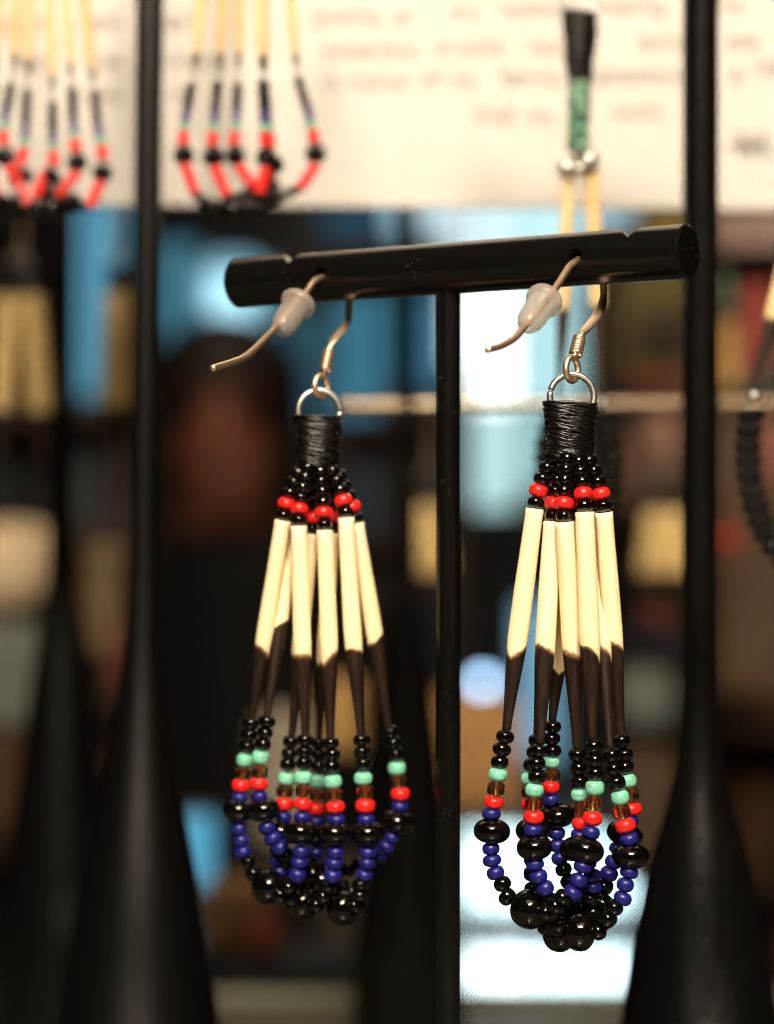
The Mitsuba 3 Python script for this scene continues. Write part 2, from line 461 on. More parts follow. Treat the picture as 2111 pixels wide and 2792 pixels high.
def string_beads(root, seq, scale=1.0, end0=None, end1=None, thread=True):
    """seq: list of (kind, position). Each bead turns along the string."""
    pts = [np.asarray(q) for _, q in seq]
    n = len(pts)
    full = ([end0] if end0 is not None else []) + pts + ([end1] if end1 is not None else [])
    off = 1 if end0 is not None else 0
    for i, (kd, q) in enumerate(seq):
        a = full[max(i + off - 1, 0)]; b = full[min(i + off + 1, len(full) - 1)]
        d = b - a
        w, h = SIZE[kd]
        gaps = []
        if i > 0:
            gaps.append(np.linalg.norm(pts[i] - pts[i - 1]) * 2000 / (SIZE[seq[i - 1][0]][1] + h) / scale)
        if i < n - 1:
            gaps.append(np.linalg.norm(pts[i + 1] - pts[i]) * 2000 / (SIZE[seq[i + 1][0]][1] + h) / scale)
        f = min(max(np.mean(gaps) if gaps else 1.0, 0.86), 1.10)
        f2 = 1 + rnd.uniform(-0.05, 0.05)
        wob = np.array([rnd.uniform(-0.08, 0.08) for _ in range(3)]) * np.linalg.norm(d)
        R = axis_frame(d + wob, rnd.uniform(0, 6))
        s = (w * f2 * scale / 1000,) * 2 + (h * f * scale * (1 + rnd.uniform(-0.03, 0.03)) / 1000,)
        key = part(root, NAME[kd], placed(BEAD[kd], R, q, s))
        if kd == 'a':
            part(key, 'lining', placed(LINING, R, q, s))
    if thread:
        part(root, 'thread', mikit.ply(tube(smooth_path(full, 5), 0.00016 * scale, 6), 'waxed_cord', True))


QID = [0]


def quill_mesh(a, b, vb, wt, wb, n=24, m=40, bend=0.0):
    """A slender quill from a down to b that tapers over its dark tip; uv: around + a whole number per quill, millimetres from the dark edge."""
    QID[0] += 1
    a, b = np.asarray(a), np.asarray(b)
    L = np.linalg.norm(b - a)
    R = axis_frame((a - b) / L)
    v, uv = [], []
    side = R[:, 0] * math.cos(QID[0] * 1.7) + R[:, 1] * math.sin(QID[0] * 1.7)
    for i in range(m + 1):
        s = i / m
        c = a + (b - a) * s + side * bend * math.sin(math.pi * s)
        if s < vb - 0.08:
            w = wt * (0.90 + 0.15 * s / vb + 0.012 * math.sin(s * 14 + QID[0]))
        else:
            q = (s - vb + 0.08) / (1 - vb + 0.08)
            w = wt * 1.04 + (wb - wt * 1.04) * (q * q * (3 - 2 * q) * 0.55 + q * 0.45)
        for j in range(n + 1):
            th = 2 * math.pi * j / n
            v.append(c + (R[:, 0] * math.cos(th) + R[:, 1] * math.sin(th)) * w / 2)
            uv.append((QID[0] + 0.001 + 0.998 * j / n, (s - vb) * L * 1000))
    f = []
    for i in range(m):
        for j in range(n):
            p, q = i * (n + 1) + j, (i + 1) * (n + 1) + j
            f += [[p, q, q + 1], [p, q + 1, p + 1]]
    # caps
    for ring, cc, flip in ((0, a, False), (m, b, True)):
        v.append(np.asarray(cc)); uv.append((QID[0] + 0.5, uv[ring * (n + 1)][1]))
        ci = len(v) - 1
        for j in range(n):
            p = ring * (n + 1) + j
            f.append([ci, p, p + 1] if not flip else [ci, p + 1, p])
    mesh = trimesh.Trimesh(np.array(v), np.array(f), process=False)
    return mesh, np.array(uv)


def add_quill(root, a, b, vb, wt, wb, bend=0.0, n=24, m=40, mt='quill'):
    mesh, uv = quill_mesh(a, b, vb, wt, wb, n, m, bend)
    part(root, 'quill', mikit.ply(mesh, mt, True, uv=uv))


def wrap_mesh(top, bot, wt, wb, depth, turns, cr, seed):
    """Cord wound round a flat core between two points; a second layer crosses the first at a slant."""
    rr = np.random.default_rng(seed)
    top, bot = np.asarray(top), np.asarray(bot)
    ax = (bot - top); L = np.linalg.norm(ax); ax /= L
    x = np.array([1.0, 0, 0]); x -= ax * (x @ ax); x /= np.linalg.norm(x)
    y = np.cross(ax, x)

    def ring(s, th, grow=0.0):
        w = wt + (wb - wt) * s
        w *= 1 + 0.05 * np.sin(s * 5 + seed)
        p = 2.6
        c, sn = np.cos(th), np.sin(th)
        return (w / 2 + grow) * np.sign(c) * abs(c) ** (2 / p), (depth / 2 * (1 + 0.12 * math.sin(s * 3.1)) + grow) * np.sign(sn) * abs(sn) ** (2 / p)

    ms = []
    core_v, n, m = [], 36, 14
    for i in range(m + 1):
        for j in range(n):
            a, b = ring(i / m, 2 * math.pi * j / n, -cr * 0.35)
            core_v.append(top + ax * L * i / m + x * a + y * b)
    f = []
    for i in range(m):
        for j in range(n):
            k = (j + 1) % n
            f += [[i * n + j, i * n + k, (i + 1) * n + k], [i * n + j, (i + 1) * n + k, (i + 1) * n + j]]
    core_v += [top, bot]
    for j in range(n):
        k = (j + 1) % n
        f += [[len(core_v) - 2, k, j], [len(core_v) - 1, m * n + j, m * n + k]]
    core = trimesh.Trimesh(np.array(core_v), np.array(f), process=False)
    if np.dot(core.face_normals[0], core.triangles_center[0] - (top + bot) / 2) < 0:
        core.invert()
    ms.append(core)
    for layer, (nt, slant, grow) in enumerate(((turns, 0.05, 0.0), (int(turns * 0.6), 0.20, cr * 1.0), (int(turns * 0.35), 0.30, cr * 1.7))):
        pts, jit = [], rr.uniform(-1, 1, nt + 2)
        steps = nt * 28
        for q in range(steps + 1):
            tt = q / steps
            th = tt * nt * 2 * math.pi
            jw = jit[int(tt * nt)] * (1 - (tt * nt) % 1) + jit[int(tt * nt) + 1] * ((tt * nt) % 1)
            s = 0.015 + 0.97 * tt + slant * math.sin(th + jw + layer) * (0.6 + 0.4 * jw) + 0.012 * jw
            s = min(max(s, 0.0), 1.0)
            a, b = ring(s, th, grow + cr * 0.25 * jw * (0.4 + layer))
            pts.append(top + ax * L * s + x * a + y * b)
        # the cord's plies as a small ripple of its radius
        rad = cr * (1 + 0.16 * np.sin(np.arange(len(pts)) * 1.9))
        ms.append(tube(pts, rad, 7))
    return cat(ms)


# ------------------------------------------------------------------ the two main earrings
def ear_hook(root, t, tail, rear, stop_a, stop_b, loop, spring):
    """French wire through the bar hole at t; pixel paths are laid in the upright plane across the bar."""
    c0 = BC + U * t

    def hp(px, py, off=0.0):
        k = (px - CX) / F
        s = (c0[0] - k * c0[1]) / (-NF[0] + NF[1] * k) if False else (c0[0] - k * c0[1]) / (-(NF[0]) + k * NF[1])
        q = c0 + NF * s
        return np.array([q[0], q[1], H - q[1] * (py - CY) / F]) + U * off

    tail_pts = [hp(*q) for q in tail]
    # just inside the hole
    inner = [c0 + NF * 0.0018 + np.array([0, 0, -0.0002]), c0 + np.array([0, 0, -0.00015]), c0 - NF * 0.0020 + np.array([0, 0, -0.0003]), c0 - NF * 0.0036 + np.array([0, 0, -0.0012])]
    rear_pts = [hp(*q) for q in rear]
    path = smooth_path(tail_pts + inner + rear_pts, 8)
    n_tail = len(tail_pts + inner) * 8
    r0 = 0.00043
    rad = np.full(len(path), r0); sy = np.ones(len(path))
    flat0, flat1 = n_tail + 4, len(path) - 8
    for i in range(flat0, flat1):
        q = math.sin(math.pi * (i - flat0) / (flat1 - flat0))
        rad[i] = r0 * (1 - 0.32 * q); sy[i] = (1 + 0.75 * q) / (1 - 0.32 * q)
    part(root, 'ear_wire', mikit.ply(tube(path, rad, 14, True, sy, normal=U), 'gold_wire', True))
    # spring coil
    a, b = hp(*spring[0]), hp(*spring[1])
    d = b - a; R = axis_frame(d)
    nt = 7
    th = np.linspace(0, nt * 2 * math.pi, nt * 20)
    pts = a + d * (th / th[-1])[:, None] + R[:, 0] * np.cos(th)[:, None] * 0.00062 + R[:, 1] * np.sin(th)[:, None] * 0.00062
    part(root, 'wire_coil', mikit.ply(cat([tube(pts, 0.00021, 8), tube([a, (a + b) / 2, b], 0.00046, 10)]), 'gold_wire', True))
    # loop that holds the jump ring
    lc = hp(loop[0], loop[1]); rz = loop[3] * lc[1] / F; rx = loop[2] * lc[1] / F
    pts = []
    for th in np.linspace(0, 2 * math.pi, 41)[:-1]:
        pts.append(lc + np.array([math.sin(th) * rx, math.sin(th) * rx * 1.1, math.cos(th) * rz]))
    pts.append(pts[0]); pts.append(pts[1])
    part(root, 'wire_loop', mikit.ply(tube(pts, 0.00040, 12), 'gold_wire', True))
    # silicone stopper
    sa, sb = hp(*stop_a), hp(*stop_b)          # flange end, rounded end
    L = np.linalg.norm(sb - sa)
    w = loop[4]
    prof = [(0.0006, 0.12 * L), (0.55 * w, 0.08 * L), (0.84 * w, 0.0), (0.96 * w, 0.02 * L), (1.02 * w, 0.08 * L), (1.0 * w, 0.15 * L), (0.92 * w, 0.20 * L), (0.80 * w, 0.225 * L), (0.765 * w, 0.27 * L), (0.76 * w, 0.45 * L),
            (0.745 * w, 0.62 * L), (0.69 * w, 0.80 * L), (0.55 * w, 0.93 * L), (0.36 * w, 0.985 * L), (0.0006, L)]
    part(root, 'stopper', mikit.ply(xform(lathe(prof, 36), axis_frame(sb - sa), sa), 'silicone', 50))
    return hp


def jump_ring(root, c, r, wire, yaw, gap_at=None):
    th = np.linspace(0.05, 2 * math.pi - 0.05, 64) + (gap_at if gap_at is not None else 0)
    e = np.array([math.cos(yaw), math.sin(yaw), 0])
    pts = np.asarray(c) + np.cos(th)[:, None] * e * r + np.sin(th)[:, None] * np.array([0, 0, 1.0]) * r
    part(root, 'jump_ring', mikit.ply(tube(pts, wire, 12), 'silver_wire', True))


def bez(a, b, c, s):
    return a * (1 - s) ** 2 + 2 * b * s * (1 - s) + c * s * s


def pendant(root, z, conv_q, conv_s, quills, loops, strands, anchor, wq):
    mm = lambda dz: z + dz / 1000
    QT = {}
    for name, (tx, ty, tdz, bx, by, bdz, vb, ws) in quills.items():
        a = P(*conv_q(tx, ty), mm(tdz)); b = P(*conv_s(bx, by), mm(bdz))
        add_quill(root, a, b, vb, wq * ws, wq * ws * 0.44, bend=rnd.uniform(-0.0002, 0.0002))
        QT[name] = (a, b)
        # beads above the quill: black, red, black, black up to the wrap
        up = (a - b) / np.linalg.norm(a - b)
        an = P(anchor[0] + (tx - anchor[3]) * anchor[4], anchor[1], mm(anchor[2] + tdz * 0.42))
        ctrl = a + up * 0.0030
        ss = np.linspace(0, 1, 60); curve = np.array([bez(a, ctrl, an, s) for s in ss])
        arc = np.concatenate([[0], np.cumsum(np.linalg.norm(np.diff(curve, axis=0), axis=1))])
        seq, at = [], 0.0
        for kd in 'krkkkk':
            h = SIZE[kd][1] / 1000 * 0.86
            q = at + h / 2
            if q > arc[-1] + 0.0002:
                break
            seq.append((kd, np.array([np.interp(q, arc, curve[:, i]) for i in range(3)]))); at += h
        string_beads(root, seq, 0.96, end0=a, end1=an)
    for A, mid, B in loops:
        def lower(nm):
            dz0, dz1, lst = strands[nm]
            out = []
            for i, (kd, x, y) in enumerate(lst):
                out.append((kd, P(*conv_s(x, y), mm(dz0 + (dz1 - dz0) * i / (len(lst) - 1)))))
            return out
        seq = lower(A) + [(kd, P(*conv_s(x, y), mm(dz))) for kd, x, y, dz in mid] + lower(B)[::-1]
        string_beads(root, seq, 1.0, end0=QT[A][1], end1=QT[B][1])


G = 'beaded quill earrings on the front bar'
eL = thing('quill_earring', 'slightly soft beaded quill earring hanging left of the front post', 'earring', G)
ZL = 0.2765
cq = lambda x, y: (500 + 0.4187 * x, 1250 + 0.4187 * y)
cs = lambda x, y: (550 + 0.3888 * x, 1900 + 0.3888 * y)
hpL = ear_hook(eL, -0.0171, [(579, 1004), (606, 996), (634, 987), (671, 971), (717, 929), (759, 885), (801, 838), (835, 797), (858, 766)],
               [(951, 868), (945, 884), (929, 906), (911, 926), (902, 943), (897, 958)], (818, 820), (762, 905), (876, 1054, 17, 30, 0.00225), ((897, 956), (886, 1012)))
jump_ring(eL, P(870, 1121, ZL), 57 * ZL / F, 0.00040, 0.18)
part(eL, 'thread_wrap', mikit.ply(wrap_mesh(P(868, 1136, ZL), P(866, 1286, ZL), 120 * ZL / F, 90 * ZL / F, 0.0034, 27, 0.00016, 3), 'waxed_cord', 60))
pendant(eL, ZL, cq, cs, {
    'S1': (648, 403, -1.5, 352, 168, 1.5, 0.644, 0.97), 'S2': (705, 432, 2.0, 462, 152, -1.0, 0.54, 0.92), 'S3': (752, 440, -3.6, 727, 282, -4.0, 0.628, 1.0),
    'S4': (838, 492, 1.0, 630, 292, 1.5, 0.60, 0.9), 'S5': (975, 482, 1.5, 822, 306, 4.0, 0.60, 0.9), 'S6': (920, 467, -4.6, 905, 302, -4.5, 0.60, 0.98),
    'S7': (1060, 385, -3.0, 1115, 277, -3.0, 0.616, 1.0), 'S8': (1125, 422, 0.5, 1312, 227, 2.0, 0.578, 0.97)},
    [('S1', [('B', 475, 1335, -0.5), ('k', 558, 1395, -2.2), ('k', 612, 1335, -3.4)], 'S3'),
     ('S6', [('k', 885, 1325, -3.2), ('k', 855, 1400, -2.6), ('k', 810, 1462, -1.8), ('B', 722, 1452, 0.2), ('k', 640, 1390, 1.0), ('k', 590, 1310, 1.4)], 'S4'),
     ('S7', [('k', 1115, 1312, -2.8), ('k', 1110, 1388, -2.5), ('k', 1085, 1462, -2.0), ('B', 1000, 1482, -0.6), ('k', 900, 1420, 1.6), ('k', 850, 1345, 2.8)], 'S5'),
     ('S2', [('k', 600, 1112, -0.2), ('k', 655, 1175, 0.8), ('L', 765, 1255, 2.0), ('k', 880, 1255, 2.6), ('k', 955, 1235, 2.8), ('k', 1030, 1212, 2.8), ('k', 1105, 1180, 2.8), ('k', 1180, 1145, 2.6)], 'S8')],
    {'S1': (1.6, 1.6, [('k', 350, 186), ('k', 337, 266), ('k', 320, 350), ('t', 303, 445), ('a', 290, 532), ('r', 277, 622), ('b', 268, 708), ('L', 262, 798), ('b', 264, 925), ('b', 279, 1008), ('b', 290, 1088), ('k', 325, 1160), ('k', 362, 1238)]),
     'S2': (-1.2, -1.2, [('k', 460, 176), ('k', 447, 252), ('k', 432, 332), ('t', 412, 425), ('a', 410, 525), ('r', 400, 612), ('b', 407, 700), ('L', 436, 795), ('b', 460, 915), ('b', 500, 990), ('b', 550, 1055)]),
     'S3': (-4.0, -4.0, [('k', 725, 302), ('k', 719, 383), ('k', 718, 466), ('t', 710, 568), ('a', 712, 660), ('r', 708, 752), ('b', 703, 842), ('L', 695, 948), ('b', 697, 1085), ('b', 685, 1165), ('b', 672, 1250)]),
     'S4': (1.5, 1.5, [('k', 625, 316), ('k', 616, 398), ('k', 605, 474), ('t', 597, 575), ('a', 583, 662), ('r', 580, 752), ('b', 576, 842), ('L', 556, 945), ('b', 540, 1075), ('b', 525, 1150), ('b', 548, 1228)]),
     'S5': (4.0, 4.2, [('k', 821, 326), ('k', 820, 406), ('k', 820, 490), ('t', 812, 595), ('a', 808, 690), ('r', 800, 785), ('b', 800, 870), ('L', 800, 965), ('b', 800, 1090), ('b', 800, 1165), ('b', 812, 1250)]),
     'S6': (-4.5, -4.5, [('k', 906, 324), ('k', 914, 404), ('k', 912, 490), ('t', 920, 595), ('a', 930, 682), ('r', 938, 773), ('b', 945, 861), ('L', 935, 957), ('b', 940, 1092), ('b', 930, 1168), ('b', 920, 1252)]),
     'S7': (-3.0, -3.0, [('k', 1119, 302), ('k', 1122, 386), ('k', 1134, 470), ('t', 1133, 573), ('a', 1146, 660), ('r', 1148, 766), ('b', 1155, 861), ('L', 1165, 957), ('b', 1165, 1092), ('b', 1160, 1168), ('b', 1142, 1250)]),
     'S8': (2.2, 2.4, [('k', 1320, 247), ('k', 1345, 325), ('k', 1361, 406), ('t', 1370, 502), ('a', 1376, 592), ('r', 1393, 682), ('b', 1391, 770), ('L', 1375, 872), ('b', 1335, 985), ('b', 1295, 1052), ('b', 1245, 1108)])},
    (866, 1276, 0.0, 880, 0.20), 0.00224)

string_beads(eL, [(kd, P(*cs(x, y), ZL + dz / 1000)) for kd, x, y, dz in [('k', 620, 1430, -2.0), ('k', 665, 1345, -0.6), ('k', 740, 1310, 0.6), ('B', 850, 1300, 2.0), ('k', 985, 1330, 1.0), ('k', 1050, 1370, 0.4)]], 1.0)

eR = thing('quill_earring', 'sharpest beaded quill earring hanging right of the front post', 'earring', G)
ZR = 0.2563
cq = lambda x, y: (1300 + 0.299 * x, 1250 + 0.299 * y)
cs = lambda x, y: (1250 + 0.3588 * x, 1900 + 0.3588 * y)
hpR = ear_hook(eR, 0.01935, [(1329, 954), (1350, 949), (1372, 941), (1405, 921), (1432, 889), (1466, 849), (1497, 810), (1520, 778), (1542, 743), (1556, 724)],
               [(1646, 790), (1643, 824), (1626, 863), (1601, 894), (1588, 909), (1582, 922)], (1490, 812), (1434, 892), (1560, 1006, 18, 32, 0.00215), ((1581, 920), (1569, 968)))
jump_ring(eR, P(1560, 1081, ZR), 61 * ZR / F, 0.00038, 0.10, gap_at=2.9)
part(eR, 'thread_wrap', mikit.ply(wrap_mesh(P(1558, 1098, ZR), P(1555, 1258, ZR), 133 * ZR / F, 112 * ZR / F, 0.0034, 28, 0.00015, 8), 'waxed_cord', 60))
pendant(eR, ZR, cq, cs, {
    'R1': (532, 458, -0.5, 365, 252, 0.0, 0.636, 1.0), 'R2': (690, 578, -1.7, 622, 352, -3.5, 0.607, 0.98), 'R2b': (690, 560, 2.0, 598, 285, 1.5, 0.63, 0.88),
    'R3': (870, 560, 4.5, 714, 185, 3.0, 0.74, 0.88), 'R4': (798, 578, -4.2, 905, 392, -1.5, 0.585, 1.0), 'R5': (985, 488, -5.0, 1022, 328, -5.0, 0.62, 1.0),
    'R6': (1085, 497, 1.5, 1155, 402, -3.6, 0.60, 0.85), 'R7': (1160, 490, -2.5, 1238, 302, 0.6, 0.59, 0.97)},
    [('R1', [('B', 540, 1615, -1.0), ('k', 672, 1640, -3.0), ('k', 745, 1588, -4.2), ('k', 800, 1522, -4.8)], 'R5'),
     ('R2', [('k', 695, 1550, -3.0), ('k', 715, 1645, -2.5), ('k', 765, 1735, -2.2), ('B', 925, 1788, -2.2), ('k', 1065, 1782, -3.0), ('k', 1137, 1688, -3.6), ('k', 1188, 1602, -4.0)], 'R6'),
     ('R2b', [('k', 565, 1462, 1.6), ('k', 612, 1545, 1.8), ('B', 745, 1705, 1.2), ('k', 870, 1680, 1.6), ('k', 950, 1610, 0.6), ('k', 1000, 1530, -0.6)], 'R4'),
     ('R3', [('k', 800, 1312, 3.2), ('k', 838, 1402, 3.4), ('B', 935, 1530, 3.4), ('k', 1050, 1520, 2.6), ('k', 1110, 1440, 1.8)], 'R7')],
    {'R1': (0.0, 0.0, [('k', 355, 304), ('k', 331, 400), ('k', 315, 497), ('t', 300, 592), ('a', 287, 700), ('r', 270, 800), ('b', 252, 890), ('L', 255, 1020), ('b', 248, 1155), ('b', 256, 1243), ('b', 283, 1338), ('k', 335, 1422), ('k', 372, 1520)]),
     'R2': (-3.5, -3.5, [('k', 612, 410), ('k', 595, 505), ('k', 600, 605), ('t', 578, 710), ('a', 573, 812), ('r', 573, 912), ('b', 568, 1012), ('L', 578, 1145), ('b', 583, 1272), ('b', 610, 1366), ('b', 662, 1455)]),
     'R2b': (1.5, 1.5, [('k', 597, 332), ('k', 586, 425), ('k', 562, 524), ('t', 545, 622), ('a', 548, 720), ('r', 553, 815), ('b', 560, 903), ('L', 572, 1012), ('b', 575, 1140), ('b', 570, 1240), ('b', 562, 1345)]),
     'R3': (3.0, 3.2, [('k', 716, 226), ('k', 706, 317), ('k', 714, 410), ('t', 702, 500), ('a', 711, 592), ('r', 698, 686), ('b', 700, 785), ('L', 755, 902), ('b', 745, 1035), ('b', 752, 1130), ('b', 772, 1225)]),
     'R4': (-1.5, -1.0, [('k', 905, 442), ('k', 915, 543), ('k', 925, 645), ('t', 925, 747), ('a', 922, 852), ('r', 942, 962), ('b', 925, 1052), ('L', 900, 1150), ('b', 985, 1275), ('b', 1020, 1360), ('b', 1020, 1445)]),
     'R5': (-5.0, -5.0, [('k', 1030, 376), ('k', 1036, 480), ('k', 1040, 582), ('t', 1037, 692), ('a', 1022, 812), ('r', 1020, 922), ('b', 1010, 1030), ('L', 972, 1160), ('b', 945, 1290), ('b', 915, 1395), ('b', 872, 1490)]),
     'R6': (-3.8, -4.0, [('k', 1166, 446), ('k', 1180, 547), ('k', 1200, 653), ('t', 1230, 765), ('a', 1240, 872), ('r', 1270, 980), ('b', 1298, 1080), ('L', 1312, 1212), ('b', 1300, 1332), ('b', 1270, 1428), ('b', 1250, 1532)]),
     'R7': (0.6, 1.2, [('k', 1240, 336), ('k', 1262, 440), ('k', 1266, 532), ('t', 1286, 640), ('a', 1308, 742), ('r', 1315, 850), ('b', 1300, 935), ('L', 1266, 1045), ('b', 1215, 1160), ('b', 1180, 1255), ('b', 1145, 1345)])},
    (1555, 1246, 0.0, 850, 0.15), 0.00238)

string_beads(eR, [(kd, P(*cs(x, y), ZR + dz / 1000)) for kd, x, y, dz in [('k', 1110, 1560, 0.0), ('B', 1050, 1650, 1.6), ('k', 960, 1660, 2.2), ('k', 870, 1780, 2.0), ('B', 770, 1790, 1.6), ('k', 660, 1745, 0.5)]], 1.0)

# ------------------------------------------------------------------ red fringe earrings of the left rear stand
Gr = 'red fringe earrings on the left rear stand'


def fringe_earring(label, z, quills, strands, loops, conv, ring_at, wrap, sc, group=Gr, wq=0.00165, name='fringe_earring', vb=0.955):
    k = thing(name, label, 'earring', group)
    mm = lambda dz: z + dz / 1000
    QB = {}
    for nm, (tx, ty, tdz, bx, by, bdz) in quills.items():
        a, b = P(*conv(tx, ty), mm(tdz)), P(*conv(bx, by), mm(bdz))
        add_quill(k, a, b, vb, wq, wq * 0.45, n=14, m=16, mt='quill_less_lit')
        QB[nm] = b
    for A, mid, B in loops:
        def lower(nm):
            dz, lst = strands[nm]
            return [(kd, P(*conv(x, y), mm(dz))) for kd, x, y in lst]
        seq = lower(A) + [(kd, P(*conv(x, y), mm(dz))) for kd, x, y, dz in mid] + (lower(B)[::-1] if B else [])
        string_beads(k, seq, sc, end0=QB[A], end1=QB[B] if B else None)
    if wrap:
        (wx, wy0), wy1, ww = wrap
        part(k, 'thread_wrap', mikit.ply(wrap_mesh(P(wx, wy0, z), P(wx, wy1, z), ww * z / F, ww * 0.85 * z / F, 0.003, 16, 0.00022, 5), 'waxed_cord', 60))
        jump_ring(k, P(wx, wy0 - 25, z), 45 * z / F, 0.0004, 0.2)
        c = P(wx, wy0 - 25, z)
        pts = smooth_path([c + np.array([0, 0, 0.0025]), c + np.array([0.0003, 0.0005, 0.007]), c + np.array([0.001, 0.003, 0.012]), np.array([ring_at[0], ring_at[1], ring_at[2]]), np.array([ring_at[0] - 0.003, ring_at[1] - 0.006, ring_at[2] - 0.002]), np.array([ring_at[0] - 0.008, ring_at[1] - 0.014, ring_at[2] - 0.012])], 6)
        part(k, 'ear_wire', mikit.ply(tube(pts, 0.0004, 8), 'gold_wire', True))
    return k


z6 = lambda x, y: (0.598 * x, 0.598 * y)


def fr(pts, tail):
    """Beads black x4, purple x2, turquoise x2, red x2, large, then the tail."""
    (x0, y0), (x1, y1), (x2, y2), (x3, y3), (x4, y4) = pts       # first black, purple, turquoise, red, large
    out = []
    for i, kd in enumerate('kkkk'):
        s = i / 4; out.append((kd, x0 + (x1 - x0) * s, y0 + (y1 - y0) * s))
    out += [('p', x1, y1), ('p', x1 + (x2 - x1) * .5, y1 + (y2 - y1) * .5), ('t', x2, y2), ('r', x2 + (x3 - x2) * .55, y2 + (y3 - y2) * .55), ('r', x3, y3 + 6), ('L', x4, y4)]
    return out + tail


def rr(x0, y0, x1, y1, n=4, kd='r'):
    return [(kd, x0 + (x1 - x0) * i / (n - 1), y0 + (y1 - y0) * i / (n - 1)) for i in range(n)]


zA = 0.336
fringe_earring('blurred red and black fringe earring right of the left rear stand, above the front bar', zA, {
    'A': (985, -920, -2, 893, 300, -1), 'B': (1060, -920, -3, 1000, 305, -2.5), 'C': (1100, -920, 2.5, 1088, 300, 3), 'D': (1150, -920, -3, 1195, 310, -3),
    'D2': (1165, -920, 1, 1210, 320, 1.5), 'E': (1250, -920, 0, 1352, 300, 1)},
    {'A': (-1, fr([(872, 395), (851, 515), (839, 578), (835, 640), (838, 708)], rr(848, 765, 885, 870))),
     'B': (-2.5, fr([(993, 385), (980, 515), (974, 585), (968, 645), (975, 715)], rr(985, 775, 1030, 880))),
     'C': (3, fr([(1086, 395), (1078, 510), (1075, 580), (1067, 642), (1075, 710)], rr(1095, 770, 1150, 840))),
     'D': (-3, fr([(1195, 380), (1200, 515), (1204, 585), (1208, 648), (1215, 718)], rr(1208, 780, 1185, 870))),
     'D2': (1.5, fr([(1210, 385), (1222, 520), (1226, 592), (1232, 655), (1248, 750)], rr(1232, 800, 1215, 870))),
     'E': (1, fr([(1362, 370), (1408, 515), (1418, 575), (1433, 630), (1440, 700)], rr(1432, 765, 1375, 850)))},
    [('A', rr(900, 895, 960, 950, 4, 'k') and [(k_, x, y, -1.0) for k_, x, y in rr(905, 893, 985, 955, 4, 'k')] + [('L', 1050, 960, -2)], 'C'),
     ('B', [('k', 1048, 905, -2.5), ('k', 1075, 930, -2.5), ('L', 1130, 955, -2.5), ('k', 1180, 925, -2.8), ('k', 1188, 895, -3)], 'D'),
     ('D2', [('k', 1205, 900, 1.5), ('k', 1200, 930, 1.5), ('L', 1245, 890, 0.5), ('k', 1290, 895, 0.8), ('k', 1318, 880, 1), ('k', 1345, 868, 1)], 'E')],
    z6, LC + U * 0.021 + np.array([0, 0, -0.0002]), ((665, -720), -570, 96), 0.79)
def gather(k, z, lst, sc):
    string_beads(k, [(kd, P(*z6(x, y), z + dz / 1000)) for kd, x, y, dz in lst], sc)


gather('fringe_earring', zA, [('k', 925, 925, -1.5), ('L', 975, 955, -1.5), ('k', 1020, 935, -2), ('L', 1075, 965, -2), ('k', 1125, 935, -3), ('L', 1175, 960, -2.5), ('k', 1225, 925, -2), ('k', 1255, 905, -1)], 0.8)
gather('fringe_earring', zA, [('k', 1035, 900, 2), ('k', 1080, 900, 2), ('L', 1125, 905, 2), ('k', 1165, 890, 2), ('k', 1205, 870, 2.4), ('L', 1250, 860, 2.4)], 0.8)
zB = 0.345
fringe_earring('blurred red and black fringe earring at the upper left edge', zB, {
    'A': (95, -790, -2, 63, 300, -1), 'B': (150, -790, 2, 130, 330, 2), 'C': (195, -790, -3, 240, 400, -2.5), 'D': (250, -790, -1, 325, 340, -1), 'E': (300, -790, 1, 425, 370, 1),
    'F': (60, -790, 1, -30, 330, 2)},
    {'A': (-1, fr([(48, 395), (26, 515), (18, 580), (15, 640), (22, 715)], rr(48, 775, 130, 920))),
     'B': (2, fr([(124, 430), (115, 590), (114, 655), (100, 720), (108, 800)], rr(85, 770, 60, 830))),
     'C': (-2.5, fr([(240, 480), (240, 620), (240, 668), (246, 735), (238, 805)], rr(205, 790, 170, 880))),
     'D': (-1, fr([(328, 410), (335, 560), (340, 620), (345, 675), (352, 742)], rr(345, 800, 270, 880))),
     'E': (1, fr([(432, 430), (446, 580), (458, 645), (468, 705), (467, 787)], rr(455, 840, 415, 930))),
     'F': (2, fr([(-38, 400), (-60, 520), (-66, 590), (-70, 650), (-66, 720)], rr(-55, 780, -20, 880)))},
    [('A', [('k', 150, 945, -1), ('k', 185, 960, -1.5), ('L', 235, 955, -2)], 'D'),
     ('C', [('k', 150, 930, -2), ('k', 120, 960, -1.5), ('L', 60, 965, 0)], 'B'),
     ('E', [('k', 385, 940, 1), ('k', 350, 950, 1), ('L', 285, 945, 1), ('k', 200, 970, 1.5), ('k', 100, 985, 2), ('L', 30, 975, 2)], 'F')],
    z6, LC - U * 0.021 + np.array([0, 0, -0.0002]), ((112, -640), -490, 92), 0.79)

gather('fringe_earring_001', zB, [('L', 60, 930, -1), ('k', 105, 950, -1), ('L', 150, 970, -1), ('k', 195, 945, -1), ('L', 245, 935, -1.5), ('k', 290, 920, -1), ('L', 335, 925, -1)], 0.8)
gather('fringe_earring_001', zB, [('k', 20, 900, 1), ('L', -20, 930, 1), ('k', 200, 910, 1), ('L', 230, 890, 1.5), ('k', 270, 905, 1), ('k', 310, 900, 1.4)], 0.8)

# ------------------------------------------------------------------ green-stemmed earrings of the right rear stand
Gg = 'long earrings with green beaded stems on the right rear stand'


